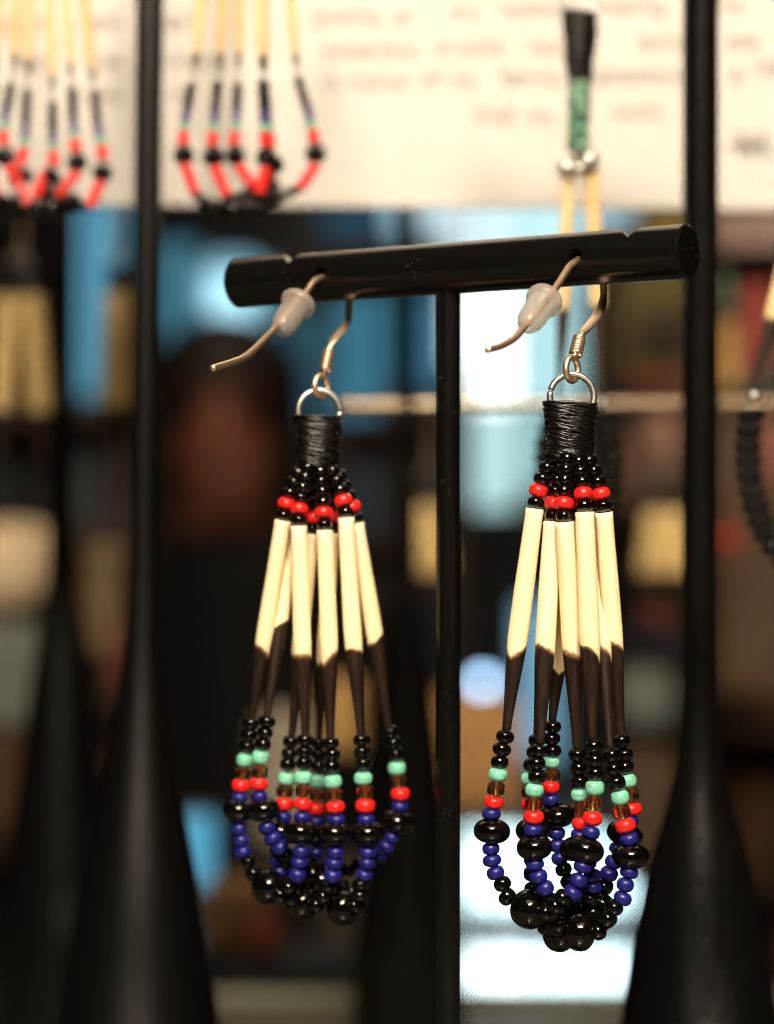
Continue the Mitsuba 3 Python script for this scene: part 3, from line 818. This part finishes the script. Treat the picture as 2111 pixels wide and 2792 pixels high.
def green_stem(a, b, r, seed):
    """Rows of tiny beads stitched round a stem."""
    g = np.random.default_rng(seed)
    a, b = np.asarray(a), np.asarray(b)
    R = axis_frame(b - a); L = np.linalg.norm(b - a)
    ms, cols = [], []
    unit = trimesh.creation.icosphere(subdivisions=1, radius=1)
    rows = int(L / 0.00135)
    for i in range(rows):
        for j in range(8):
            th = (j + 0.5 * (i % 2)) * math.pi / 4
            c = a + (b - a) * (i + .5) / rows + (R[:, 0] * math.cos(th) + R[:, 1] * math.sin(th)) * r * 0.78
            ms.append(xform(unit, np.eye(3) * 0.00078, c))
            cl = meshkit.noise(c * 700, seed)
            col = [(0.09, 0.23, 0.14), (0.05, 0.13, 0.09), (0.24, 0.42, 0.29), (0.03, 0.07, 0.05)][int(np.clip(np.interp(cl + g.uniform(-.15, .15), [0.25, 0.42, 0.55, 0.75], [3.4, 1.4, 0.5, 2.4]), 0, 3))]
            cols.append(np.tile(np.array(col) * g.uniform(.8, 1.2), (len(unit.vertices), 1)))
    return cat(ms), np.vstack(cols)


def green_earring(label, z, px, wrap_y, stem_y, legs, strand_l, strand_r, seed, sgn=1):
    k = thing('green_stem_earring', label, 'earring', Gg)
    wr = wrap_mesh(P(px[0], wrap_y[0], z), P(px[1], wrap_y[1], z), 92 * z / F, 50 * z / F, 0.0030, 24, 0.00018, seed)
    part(k, 'thread_wrap', mikit.ply(wr, 'waxed_cord', 60))
    jump_ring(k, P(px[0] - 2, wrap_y[0] - 30, z), 48 * z / F, 0.00042, 0.15)
    mesh, col = green_stem(P(px[1], stem_y[0], z), P(px[2], stem_y[1], z), 27 * z / F, seed)
    part(k, 'beaded_stem', mikit.ply(mesh, 'green_beads', True, color=col))
    ball = lathe(bead_profile(0.15, 2.0, 16), 24, True)
    for (bx, by, dz, w) in ((px[2] - 31, stem_y[1] + 46, -1.2, 54), (px[2] + 30, stem_y[1] + 26, -2.0, 56), (px[2] + 4, stem_y[1] + 50, -3.4, 44), (px[2], stem_y[1] + 22, 1.5, 36), (px[2] + 22, stem_y[1] + 14, -1.6, 32)):
        q = P(bx, by, z + dz / 1000)
        w = w * z / F
        part(k, 'silver_bead', placed(mikit.ply(ball, 'silver_ball', True), axis_frame((rnd.uniform(-.4, .4), 0.2, 1)), q, (w, w, w * 0.9)))
    for pts, wq in legs:
        a, b = P(*pts[0], z), P(*pts[1], z)
        add_quill(k, a, b, 0.60, wq * z / F, wq * 0.34 * z / F, n=16, m=30, mt='quill_less_lit')
        q = P(pts[1][0], pts[1][1] + 18, z)
        part(k, 'silver_bead', placed(mikit.ply(ball, 'silver_ball', True), np.eye(3), q, (0.0019, 0.0019, 0.0017)))
    for st in (strand_l, strand_r):
        for dzz in (-0.0016, 0.0016):
            pts = smooth_path([P(x + dzz * 7500, y + 12 * math.sin(dzz * 2000), z + abs(dzz) * 0.7) for x, y in st], 12)
            arc = np.concatenate([[0], np.cumsum(np.linalg.norm(np.diff(pts, axis=0), axis=1))])
            seq, at = [], 0.0009
            while at < arc[-1]:
                seq.append(('B', np.array([np.interp(at, arc, pts[:, i]) for i in range(3)]))); at += 0.00225
            string_beads(k, seq, 0.62)
    # ear wire up to the bar
    c = P(px[0] - 2, wrap_y[0] - 60, z)
    e = RC + U * 0.021 * sgn
    pts = smooth_path([c, c + np.array([0.0002, 0.0003, 0.005]), c * 0.4 + e * 0.6 + np.array([0.001, 0.002, 0.0]), e + NF * -0.004 + np.array([0, 0, -0.001]), e, e + NF * 0.004, e + NF * 0.012 + np.array([0, 0, -0.006])], 6)
    part(k, 'ear_wire', mikit.ply(tube(pts, 0.0004, 8), 'gold_wire', True))


green_earring('green stemmed earring with two long quills behind the right end of the front bar', 0.343, (1583, 1580, 1576), (32, 222), (222, 412),
              [(((1551, 478), (1523, 1085)), 36), (((1612, 462), (1642, 1082)), 46)],
              [(1520, 1120), (1498, 1190), (1490, 1260), (1502, 1330)], [(1650, 1120), (1664, 1200), (1668, 1290), (1655, 1390), (1630, 1460)], 11, -1)
green_earring('dark beaded earring at the right edge with one silver bead showing', 0.318, (2216, 2212, 2206), (120, 320), (320, 520),
              [(((2172, 580), (2056, 1062)), 40), (((2244, 570), (2345, 1062)), 44)],
              [(2050, 1115), (2040, 1200), (2046, 1310), (2075, 1420), (2120, 1500), (2170, 1550)], [(2350, 1110), (2365, 1200), (2368, 1300), (2340, 1440), (2280, 1520)], 12, 1)

# ------------------------------------------------------------------ rail, far earrings and goods
zr = 0.455
rail = thing('display_rail', 'thin shiny horizontal rail behind the front stand', 'rail')
part(rail, 'rod', mikit.ply(tube([P(930, 1106, zr), P(1600, 1101, zr), P(2500, 1097, zr)], 0.0011, 16), 'rail_metal', True))
for x in (1112, 2490):
    q = P(x, 1100, zr)
    part(rail, 'upright', mikit.ply(tube([[q[0], q[1], 0.0], [q[0], q[1], q[2] + 0.001]], 0.0015, 12), 'stand_black', True))

dull('dark_cloth', (0.02, 0.02, 0.03), 0.8)
Gf = 'small quill fringes hanging far back'


def far_fringe(label, z, cx, y0, y1, w0, w1, n, dark_to, seed, wq=None, hang=None):
    """An earring hanging far behind: a fan of quills under a dark wrap, with dark beads below."""
    g = np.random.default_rng(seed)
    k = thing('far_fringe', label, 'earring', Gf)
    L = (y1 - y0)
    wq = wq or w1 / n * 1.05
    for i in range(n):
        s = (i + .5) / n - .5
        a = P(cx + s * w0, y0 + g.uniform(-8, 8), z + g.uniform(-.002, .002))
        b = P(cx + s * w1, y1 + L * 0.45, z + g.uniform(-.002, .002))
        add_quill(k, a, b, 1 / 1.45, wq * z / F, wq * .45 * z / F, n=12, m=12, mt='quill_gold')
        bl = [('k', P(cx + s * w1 * (1.05 + .05 * q), y1 + L * .45 + 14 + q * 22, z)) for q in range(5)]
        string_beads(k, bl, 0.95, thread=False)
    part(k, 'thread_wrap', mikit.ply(wrap_mesh(P(cx, y0 - 70, z), P(cx, y0 + 4, z), max(w0, 20) * z / F, max(w0, 20) * z / F, 0.003, 10, 0.0002, seed), 'waxed_cord', 60))
    jump_ring(k, P(cx, y0 - 85, z), 24 * z / F, 0.0004, 0.2)
    part(k, 'ear_wire', mikit.ply(tube(smooth_path([P(cx, y0 - 108, z), P(cx + 6, y0 - 150, z), P(cx + 10, hang or (y0 - 240), z)], 6), 0.0004, 8), 'gold_wire', True))


far_fringe('blurred yellow quill fringe at the left edge, upper of two', 0.55, 55, 800, 1120, 120, 264, 2, 0, 1, 66)
far_fringe('blurred yellow quill fringe right beside the left rear stand', 0.58, 316, 800, 1110, 45, 90, 2, 0, 2, 48)
far_fringe('blurred short yellow quill fringe just left of the front post', 0.85, 1172, 1385, 1560, 40, 150, 4, 0, 3, 36)
far_fringe('blurred short yellow quill fringe left of the right rear stand', 0.80, 1815, 1390, 1560, 95, 170, 5, 0, 4)


def goods(name, label, cat_, px, py, z, depth, color, r=0.25, tiltz=0.0, rough=0.7, group=None, amt=0.35):
    """A soft-edged object: px and py are its sides in the photograph, depth its thickness in metres."""
    a, b = P(px[0], py[1], z), P(px[1], py[0], z)
    sx, sz = b[0] - a[0], b[2] - a[2]
    m = round_box(sx, depth, sz, min(sx, depth, sz) * r)
    c = (a + b) / 2 + np.array([0, depth / 2, 0])
    k = num(name)
    nm = dull('mat_' + k, color, rough, amt, 4.0 / max(sx, sz))
    ca, sa = math.cos(tiltz), math.sin(tiltz)
    scene[k] = mikit.ply(xform(m, np.array([[ca, 0, -sa], [0, 1, 0], [sa, 0, ca]]), c), nm, 50)
    labels[k] = {'label': label, 'category': cat_}
    if group:
        labels[k]['group'] = group


goods('cloth_bag', 'pale cream cloth bag blurred at the left edge', 'bag', (-160, 128), (1430, 1680), 1.3, 0.10, (0.85, 0.66, 0.42), 0.49, 0.35)
goods('grey_box', 'grey green box under the pale bag at the left edge', 'box', (-160, 110), (1715, 2000), 1.05, 0.08, (0.13, 0.15, 0.13), 0.2)
goods('wooden_block', 'brown wooden block between the left and far left stands', 'block', (225, 320), (1480, 1800), 1.0, 0.05, (0.15, 0.10, 0.05), 0.45)
goods('red_pouch', 'dull red pouch low beside the left rear stand', 'pouch', (290, 360), (1720, 1900), 0.9, 0.03, (0.12, 0.03, 0.015), 0.4)
goods('tan_box', 'tan cardboard box right of the front post', 'box', (1130, 1425), (1930, 2215), 1.2, 0.12, (0.52, 0.28, 0.10), 0.12)
goods('paper_bag', 'tan paper bag behind the left earring beads', 'bag', (880, 985), (1870, 2060), 1.15, 0.06, (0.50, 0.30, 0.10), 0.25)
goods('grey_pouch', 'beige grey pouch behind the left earring beads', 'pouch', (690, 850), (1950, 2330), 1.3, 0.05, (0.40, 0.35, 0.27), 0.35)
goods('brown_tray', 'brown wooden tray low behind the left earring', 'tray', (540, 740), (2430, 2590), 0.9, 0.05, (0.24, 0.13, 0.055), 0.2)
goods('red_purse', 'dull red purse lying low behind the left earring', 'purse', (665, 765), (2520, 2620), 0.86, 0.03, (0.25, 0.05, 0.03), 0.45)
goods('navy_box', 'dark navy box low behind the left earring', 'box', (620, 1010), (2625, 2710), 0.88, 0.05, (0.03, 0.04, 0.055), 0.2)
goods('olive_box', 'olive grey box low between left earring and front post', 'box', (860, 1120), (2400, 2640), 1.2, 0.08, (0.085, 0.075, 0.05), 0.2)
goods('brown_strip', 'narrow brown wooden strip low left of front post', 'strip', (1000, 1160), (2555, 2595), 0.8, 0.02, (0.20, 0.11, 0.04), 0.2)
goods('olive_card', 'mustard olive card above the right end of the front bar', 'card', (1765, 1960), (596, 655), 0.8, 0.01, (0.22, 0.14, 0.02), 0.2)
goods('olive_cloth', 'olive cloth hanging under the right end of the front bar', 'cloth', (1690, 1900), (600, 1030), 1.5, 0.03, (0.16, 0.125, 0.035), 0.3)
goods('dark_case', 'dark brown case in front of the olive cloth', 'case', (1745, 1880), (850, 985), 1.35, 0.03, (0.03, 0.018, 0.012), 0.2)
goods('red_strip', 'dark red strip under the dark case', 'strip', (1720, 1900), (1015, 1058), 1.3, 0.02, (0.16, 0.03, 0.015), 0.3)
goods('pink_card', 'dusty pink card at the upper right below the text panel', 'card', (1950, 2180), (565, 680), 1.0, 0.01, (0.30, 0.20, 0.17), 0.2)
goods('red_ribbon', 'red ribbon hanging at the right edge', 'ribbon', (2030, 2105), (770, 1010), 0.9, 0.006, (0.28, 0.045, 0.03), 0.3)
goods('orange_tassel', 'orange tan tassel beside the red ribbon at right', 'tassel', (1972, 2018), (870, 1060), 0.75, 0.01, (0.42, 0.23, 0.07), 0.4)
goods('green_tassel', 'grey green tassel above the orange one at right', 'tassel', (1965, 2000), (740, 850), 0.8, 0.01, (0.09, 0.13, 0.08), 0.4)
goods('brown_cushion', 'dark brown cushion behind the right earring quills', 'cushion', (1640, 1960), (1160, 1420), 1.4, 0.08, (0.14, 0.075, 0.05), 0.4)
goods('pink_purse', 'small pink beaded purse on the brown cushion', 'purse', (1770, 1850), (1130, 1240), 1.2, 0.03, (0.48, 0.26, 0.19), 0.45)
goods('red_tassel', 'small dark red tassel over the far right quill fringe', 'tassel', (1790, 1850), (1340, 1375), 0.85, 0.01, (0.22, 0.03, 0.02), 0.4)
goods('brown_board', 'brown board behind the right edge', 'board', (1960, 2240), (1130, 1900), 1.5, 0.03, (0.17, 0.10, 0.055), 0.15)
goods('pink_pouch', 'dusty rose pouch at the right edge behind black beads', 'pouch', (2095, 2180), (1150, 1330), 1.1, 0.03, (0.45, 0.17, 0.13), 0.4)
goods('red_berry', 'bright red round bead ornament right of the right rear stand', 'ornament', (1965, 2015), (1440, 1500), 0.8, 0.008, (0.42, 0.03, 0.015), 0.45)
goods('red_band', 'dark red woven band right of the right earring', 'band', (1740, 1850), (1660, 1710), 0.9, 0.01, (0.17, 0.045, 0.035), 0.4, -0.25)
goods('navy_band', 'dark navy woven band under the red band', 'band', (1700, 1860), (1725, 1790), 0.9, 0.01, (0.03, 0.03, 0.06), 0.4, -0.3)
goods('grey_stone', 'grey green stone right of the right earring', 'stone', (1690, 1860), (1830, 2010), 1.2, 0.06, (0.16, 0.185, 0.165), 0.45)
goods('brown_basket', 'dark brown basket low right of the right earring', 'basket', (1700, 1860), (2060, 2420), 1.2, 0.08, (0.11, 0.065, 0.035), 0.3)

# far shelf units with small goods, all melted by the blur
def shelf_unit(label, x0, x1, ys, z, depth, cols, seed, wide):
    g = np.random.default_rng(seed)
    k = thing('shelf_unit', label, 'shelf')
    a, b = P(x0, ys[-1], z), P(x1, ys[0], z)
    for x in (a[0], b[0]):
        part(k, 'side_panel', mikit.ply(xform(round_box(0.02, depth, b[2] - a[2] + 0.016, 0.004), None, (x, z + depth / 2, (a[2] + b[2]) / 2)), 'unit_wood', 40))
    for y in ys:
        q = P(x0, y, z)
        part(k, 'board', mikit.ply(xform(round_box(b[0] - a[0] - 0.021, depth, 0.016, 0.003), None, ((a[0] + b[0]) / 2, z + depth / 2, q[2])), 'unit_wood', 40))
    part(k, 'back_panel', mikit.ply(xform(trimesh.creation.box((b[0] - a[0], 0.01, b[2] - a[2])), None, ((a[0] + b[0]) / 2, z + depth + 0.006, (a[2] + b[2]) / 2)), 'unit_wood'))
    for i in range(1, len(ys)):
        x = x0 + 20; nth = 0
        hmax = (ys[i] - ys[i - 1]) * z / F - 0.03
        while x < x1 - 50:
            w = g.uniform(*wide); w = min(w, x1 - 15 - x)
            h = hmax * g.uniform(0.35, 0.92)
            q = P(x + w / 2, ys[i], z)
            c = cols[g.integers(len(cols))]
            key = num('small_goods'); nth += 1
            rr_ = min(w * z / F * .9, h, depth * .5)
            scene[key] = mikit.ply(xform(round_box(w * z / F * .9, depth * .55, h, rr_ * g.uniform(.15, .48)), None, (q[0], z + depth * .42, q[2] + 0.009 + h / 2)), c, 50)
            place = ['first', 'second', 'third', 'fourth', 'fifth', 'sixth', 'seventh', 'eighth', 'ninth'][nth - 1]
            board = ['top', 'second', 'third', 'fourth', 'fifth'][i - 1]
            labels[key] = {'label': f'{GC[c]} article, {place} from left on {board} tier of {label.split(" with")[0]}', 'category': 'article', 'group': 'small articles on ' + label.split(' with')[0]}
            x += w + g.uniform(4, 40)


GC = {'g_red': 'dull red', 'g_brown': 'brown', 'g_tan': 'tan', 'g_navy': 'dark navy', 'g_sage': 'sage green', 'g_black': 'black', 'g_slate': 'slate grey', 'g_plum': 'plum', 'g_blue': 'dark blue'}
dull('unit_wood', (0.085, 0.055, 0.038), 0.6)
RC_ = [dull('g_red', (0.30, 0.05, 0.035)), dull('g_brown', (0.26, 0.14, 0.075)), dull('g_tan', (0.42, 0.28, 0.15)), dull('g_navy', (0.04, 0.04, 0.08)), dull('g_sage', (0.15, 0.19, 0.16)), dull('g_black', (0.02, 0.018, 0.018))]
LC_ = [dull('g_slate', (0.10, 0.12, 0.125)), dull('g_plum', (0.11, 0.075, 0.095)), RC_[1], RC_[5], RC_[4], dull('g_blue', (0.05, 0.10, 0.16))]
shelf_unit('the far right shelf unit with small coloured articles', 1825, 2500, (660, 1110, 1560, 1990, 2430, 2900), 2.3, 0.25, RC_, 21, (70, 170))
shelf_unit('the far left shelf unit with small dark articles', -330, 345, (1130, 1480, 1900, 2330, 2800), 2.4, 0.25, LC_, 22, (80, 180))
shelf_unit('the far middle shelf unit with dark bluish articles', 905, 1245, (1150, 1480, 1850, 2330, 2800), 3.2, 0.25, [LC_[0], LC_[5], LC_[1], RC_[5]], 23, (70, 150))

# ------------------------------------------------------------------ person in the aisle
dull('skin', (0.33, 0.115, 0.068), 0.5, 0.1, 20)
dull('hair', (0.018, 0.012, 0.010), 0.5, 0.3, 60)
dull('black_coat', (0.004, 0.004, 0.004), 0.8, 0.3, 20)
ZP = 2.6
person = thing('person', 'dark haired person in black clothing standing blurred in the aisle', 'person')


def ball(c, r):
    return m3.Manifold.sphere(1.0, 24).scale([r[0], r[1], r[2]]).translate(list(c))


def hull2(c0, r0, c1, r1):
    return m3.Manifold.batch_hull([ball(c0, r0), ball(c1, r1)])


hc = P(608, 1172, ZP)
def at(dx, dy, dz):
    return hc + np.array([dx, dy, dz])
head = hull2(at(0, 0.01, 0.03), (0.074, 0.088, 0.085), at(0.006, -0.025, -0.075), (0.042, 0.045, 0.036))
head += hull2(at(0.004, -0.085, 0.012), (0.010, 0.012, 0.012), at(0.006, -0.105, -0.022), (0.014, 0.014, 0.011))       # nose
head += ball(at(0.006, -0.078, -0.062), (0.024, 0.012, 0.006)) + ball(at(0.006, -0.077, -0.073), (0.020, 0.012, 0.007))  # lips
for s in (-1, 1):
    head += ball(at(s * 0.074, 0.012, 0.0), (0.010, 0.020, 0.032))
    head += hull2(at(s * 0.018, -0.079, 0.040), (0.012, 0.010, 0.006), at(s * 0.046, -0.066, 0.040), (0.010, 0.010, 0.006))
head += hull2(at(0, 0.02, -0.06), (0.050, 0.05, 0.05), at(0, 0.035, -0.19), (0.055, 0.055, 0.05))
def body_mesh(m, ref, it=12):
    g = m.refine_to_length(ref).to_mesh()
    t = trimesh.Trimesh(g.vert_properties[:, :3], g.tri_verts, process=True)
    trimesh.smoothing.filter_taubin(t, iterations=it)
    return t
part(person, 'head', mikit.ply(body_mesh(head, 0.008), 'skin', True))
for s in (-1, 1):
    part(person, 'eye', mikit.ply(xform(trimesh.creation.icosphere(subdivisions=2, radius=0.012), None, at(s * 0.031, -0.070, 0.024)), 'hair', True))
hair = hull2(at(0, 0.012, 0.055), (0.092, 0.106, 0.085), at(0, 0.055, -0.04), (0.090, 0.070, 0.09))
hair += hull2(at(-0.078, 0.02, 0.05), (0.022, 0.06, 0.05), at(-0.082, 0.02, -0.16), (0.026, 0.05, 0.05))
hair += hull2(at(0.078, 0.02, 0.05), (0.020, 0.06, 0.05), at(0.080, 0.03, -0.14), (0.020, 0.05, 0.05))
hair -= hull2(at(0.006, -0.10, 0.0), (0.047, 0.070, 0.055), at(0.006, -0.10, -0.12), (0.047, 0.07, 0.08))
part(person, 'hair', mikit.ply(body_mesh(hair, 0.012), 'hair', True))
bc = hc + np.array([0.035, 0.04, 0])
def bt(dx, dy, dz):
    return bc + np.array([dx, dy, dz])
coat = hull2(bt(-0.12, 0, -0.245), (0.06, 0.075, 0.06), bt(0.12, 0, -0.245), (0.06, 0.075, 0.06))
coat = m3.Manifold.batch_hull([ball(bt(-0.12, 0, -0.25), (0.06, 0.075, 0.06)), ball(bt(0.12, 0, -0.25), (0.06, 0.075, 0.06)), ball(bt(-0.03, -0.035, -0.165), (0.082, 0.075, 0.055)), ball(bt(0, 0, -0.60), (0.155, 0.11, 0.08))])
coat += m3.Manifold.batch_hull([ball(bt(0, 0, -0.60), (0.155, 0.11, 0.08)), ball(bt(0, 0, -0.85), (0.18, 0.13, 0.10))])
for s in (-1, 1):
    coat += hull2(bt(s * 0.165, 0, -0.26), (0.055, 0.06, 0.06), bt(s * 0.195, 0.01, -0.54), (0.043, 0.048, 0.05)) + hull2(bt(s * 0.195, 0.01, -0.54), (0.043, 0.048, 0.05), bt(s * 0.17, -0.07, -0.78), (0.036, 0.04, 0.04))
part(person, 'coat', mikit.ply(body_mesh(coat, 0.03, 8), 'black_coat', True))
legs = hull2(bt(-0.085, 0, -0.88), (0.085, 0.09, 0.08), bt(-0.09, 0.01, -1.49), (0.05, 0.055, 0.05)) + hull2(bt(0.085, 0, -0.88), (0.085, 0.09, 0.08), bt(0.09, 0.01, -1.49), (0.05, 0.055, 0.05))
part(person, 'trousers', mikit.ply(body_mesh(legs, 0.03, 6), 'black_coat', True))
for s in (-1, 1):                                     # hands with five fingers each
    w = bt(s * 0.168, -0.08, -0.83)
    hand = hull2(w + [0, 0, 0.03], (0.018, 0.024, 0.02), w + [0, -0.01, -0.045], (0.013, 0.036, 0.018))
    for q in range(4):
        f0 = w + np.array([0, -0.036 + 0.019 * q, -0.05]); ln = (0.060, 0.070, 0.066, 0.052)[q]
        f1 = f0 + [-s * 0.006, 0, -ln * .55]; f2 = f1 + [-s * 0.016, 0, -ln * .45]
        hand += hull2(f0, (0.009,) * 3, f1, (0.008,) * 3) + hull2(f1, (0.008,) * 3, f2, (0.007,) * 3)
    t0 = w + np.array([0, -0.030, -0.005]); t1 = t0 + [-s * 0.010, -0.026, -0.025]; t2 = t1 + [-s * 0.008, -0.006, -0.026]
    hand += hull2(t0, (0.012,) * 3, t1, (0.010,) * 3) + hull2(t1, (0.010,) * 3, t2, (0.008,) * 3)
    part(person, 'hand', mikit.ply(body_mesh(hand, 0.006, 6), 'skin', True))

# ------------------------------------------------------------------ lit windows at the far end of the room
ZW = 4.7
mat('frame_dark', pr((0.035, 0.037, 0.04), 0.5))
mat('frame_grey', pr((0.17, 0.19, 0.19), 0.6))


def window(label, panes, name='window', cat_='window', margin=26, refl=0.04, fmat='frame_dark'):
    k = thing(name, label, cat_)
    x0 = min(p[0] for p in panes) - margin; x1 = max(p[1] for p in panes) + margin
    y0 = min(p[2] for p in panes) - margin; y1 = max(p[3] for p in panes) + margin
    a, b = P(x0, y1, ZW), P(x1, y0, ZW)
    outer = sg.box(a[0], a[2], b[0], b[2])
    for p in panes:
        c, d = P(p[0], p[3], ZW), P(p[1], p[2], ZW)
        outer = outer.difference(sg.box(c[0], c[2], d[0], d[2]))
    for g in getattr(outer, 'geoms', [outer]):
        fm = trimesh.creation.extrude_polygon(g, 0.05, engine='earcut')
        part(k, 'frame', mikit.ply(xform(fm, R_up, (0, ZW + 0.03, 0)), fmat))
    for p in panes:
        c, d = P(p[0], p[3], ZW), P(p[1], p[2], ZW)
        m = trimesh.creation.box((d[0] - c[0] - 0.002, 0.012, d[2] - c[2] - 0.002))
        part(k, 'pane', {**mikit.ply(xform(m, None, ((c + d) / 2) + np.array([0, 0.012, 0])), {'type': 'diffuse', 'reflectance': rgb((refl,) * 3)}),
                         'emitter': {'type': 'area', 'radiance': rgb(p[4]), 'sampling_weight': 0.25}})


window('tall bright daylit window behind the right earring', [
    (1290, 1405, 440, 780, (0.80, 1.08, 1.12)), (1411, 1590, 440, 780, (0.62, 0.98, 1.04)), (1290, 1405, 786, 1110, (2.6, 2.8, 2.7)), (1411, 1580, 786, 1110, (0.50, 0.84, 0.88)),
    (1290, 1405, 1116, 1390, (0.55, 0.86, 0.85)), (1411, 1560, 1116, 1330, (0.34, 0.60, 0.60)), (1602, 1720, 440, 620, (0.45, 0.72, 0.85))], margin=10)
window('blue daylit window above and below the front bar', [
    (1060, 1135, 470, 640, (0.45, 0.78, 0.95)), (1147, 1215, 470, 640, (0.65, 0.88, 0.95)), (1221, 1278, 470, 1000, (0.85, 1.05, 1.1)), (880, 1048, 560, 640, (0.02, 0.07, 0.12)),
    (770, 924, 850, 1160, (0.020, 0.075, 0.105)), (930, 1030, 800, 1180, (0.042, 0.19, 0.28)), (1036, 1144, 800, 1060, (0.022, 0.09, 0.125)), (1150, 1205, 800, 1060, (0.05, 0.20, 0.32)), (925, 1030, 1195, 1400, (0.014, 0.06, 0.10))], margin=10)
window('cyan window above the person', margin=8, panes=[(572, 692, 745, 885, (0.75, 1.40, 1.65)), (696, 735, 720, 910, (0.20, 0.46, 0.60)), (545, 569, 720, 910, (0.26, 0.55, 0.70)), (572, 692, 700, 742, (0.24, 0.52, 0.66)), (572, 692, 888, 925, (0.22, 0.48, 0.60)), (425, 541, 660, 960, (0.048, 0.17, 0.235))])
window('narrow blue window between the two left stands', [(215, 330, 540, 1080, (0.095, 0.33, 0.47))])
sk = thing('lit_screen', 'small glowing cyan screen low beside the left rear stand', 'screen')
a, b = P(440, 2425, 1.0), P(583, 2222, 1.0)
part(sk, 'case', mikit.ply(xform(round_box(b[0] - a[0] + 0.006, 0.010, b[2] - a[2] + 0.006, 0.003), None, (a + b) / 2 + np.array([0, 0.0065, 0])), 'frame_dark', 40))
part(sk, 'display', {**mikit.ply(xform(trimesh.creation.box((b[0] - a[0], 0.002, b[2] - a[2])), None, (a + b) / 2), {'type': 'diffuse', 'reflectance': rgb((0.04,) * 3)}),
                     'emitter': {'type': 'area', 'radiance': rgb((0.085, 0.40, 0.60)), 'sampling_weight': 0.2}})
window('two brilliant white lower panes right of the front post', [(1258, 1430, 2268, 2482, (2.4, 3.2, 3.3)), (1433, 1790, 2278, 2482, (2.0, 2.9, 3.0)), (1258, 1440, 2582, 2960, (2.9, 3.6, 3.7)), (1443, 1790, 2586, 2960, (2.2, 3.1, 3.2))], margin=8, refl=0.18, fmat='frame_grey')
window('slim light blue window between the right earring quills', [(1415, 1530, 1640, 2080, (0.20, 0.42, 0.58))])
fl = thing('far_lamp', 'round blue white lamp far back right of the front post', 'lamp')
q = P(1318, 1862, 4.3)
part(fl, 'globe', {**mikit.ply(xform(trimesh.creation.icosphere(subdivisions=3, radius=0.017), None, q), {'type': 'diffuse', 'reflectance': rgb((0.3,) * 3)}, True),
                   'emitter': {'type': 'area', 'radiance': rgb((3.2, 5.2, 7.5)), 'sampling_weight': 0.25}})
part(fl, 'stem', mikit.ply(tube([q + [0, 0, -0.02], [q[0], q[1], -1.30]], 0.006, 10), 'frame_dark', True))
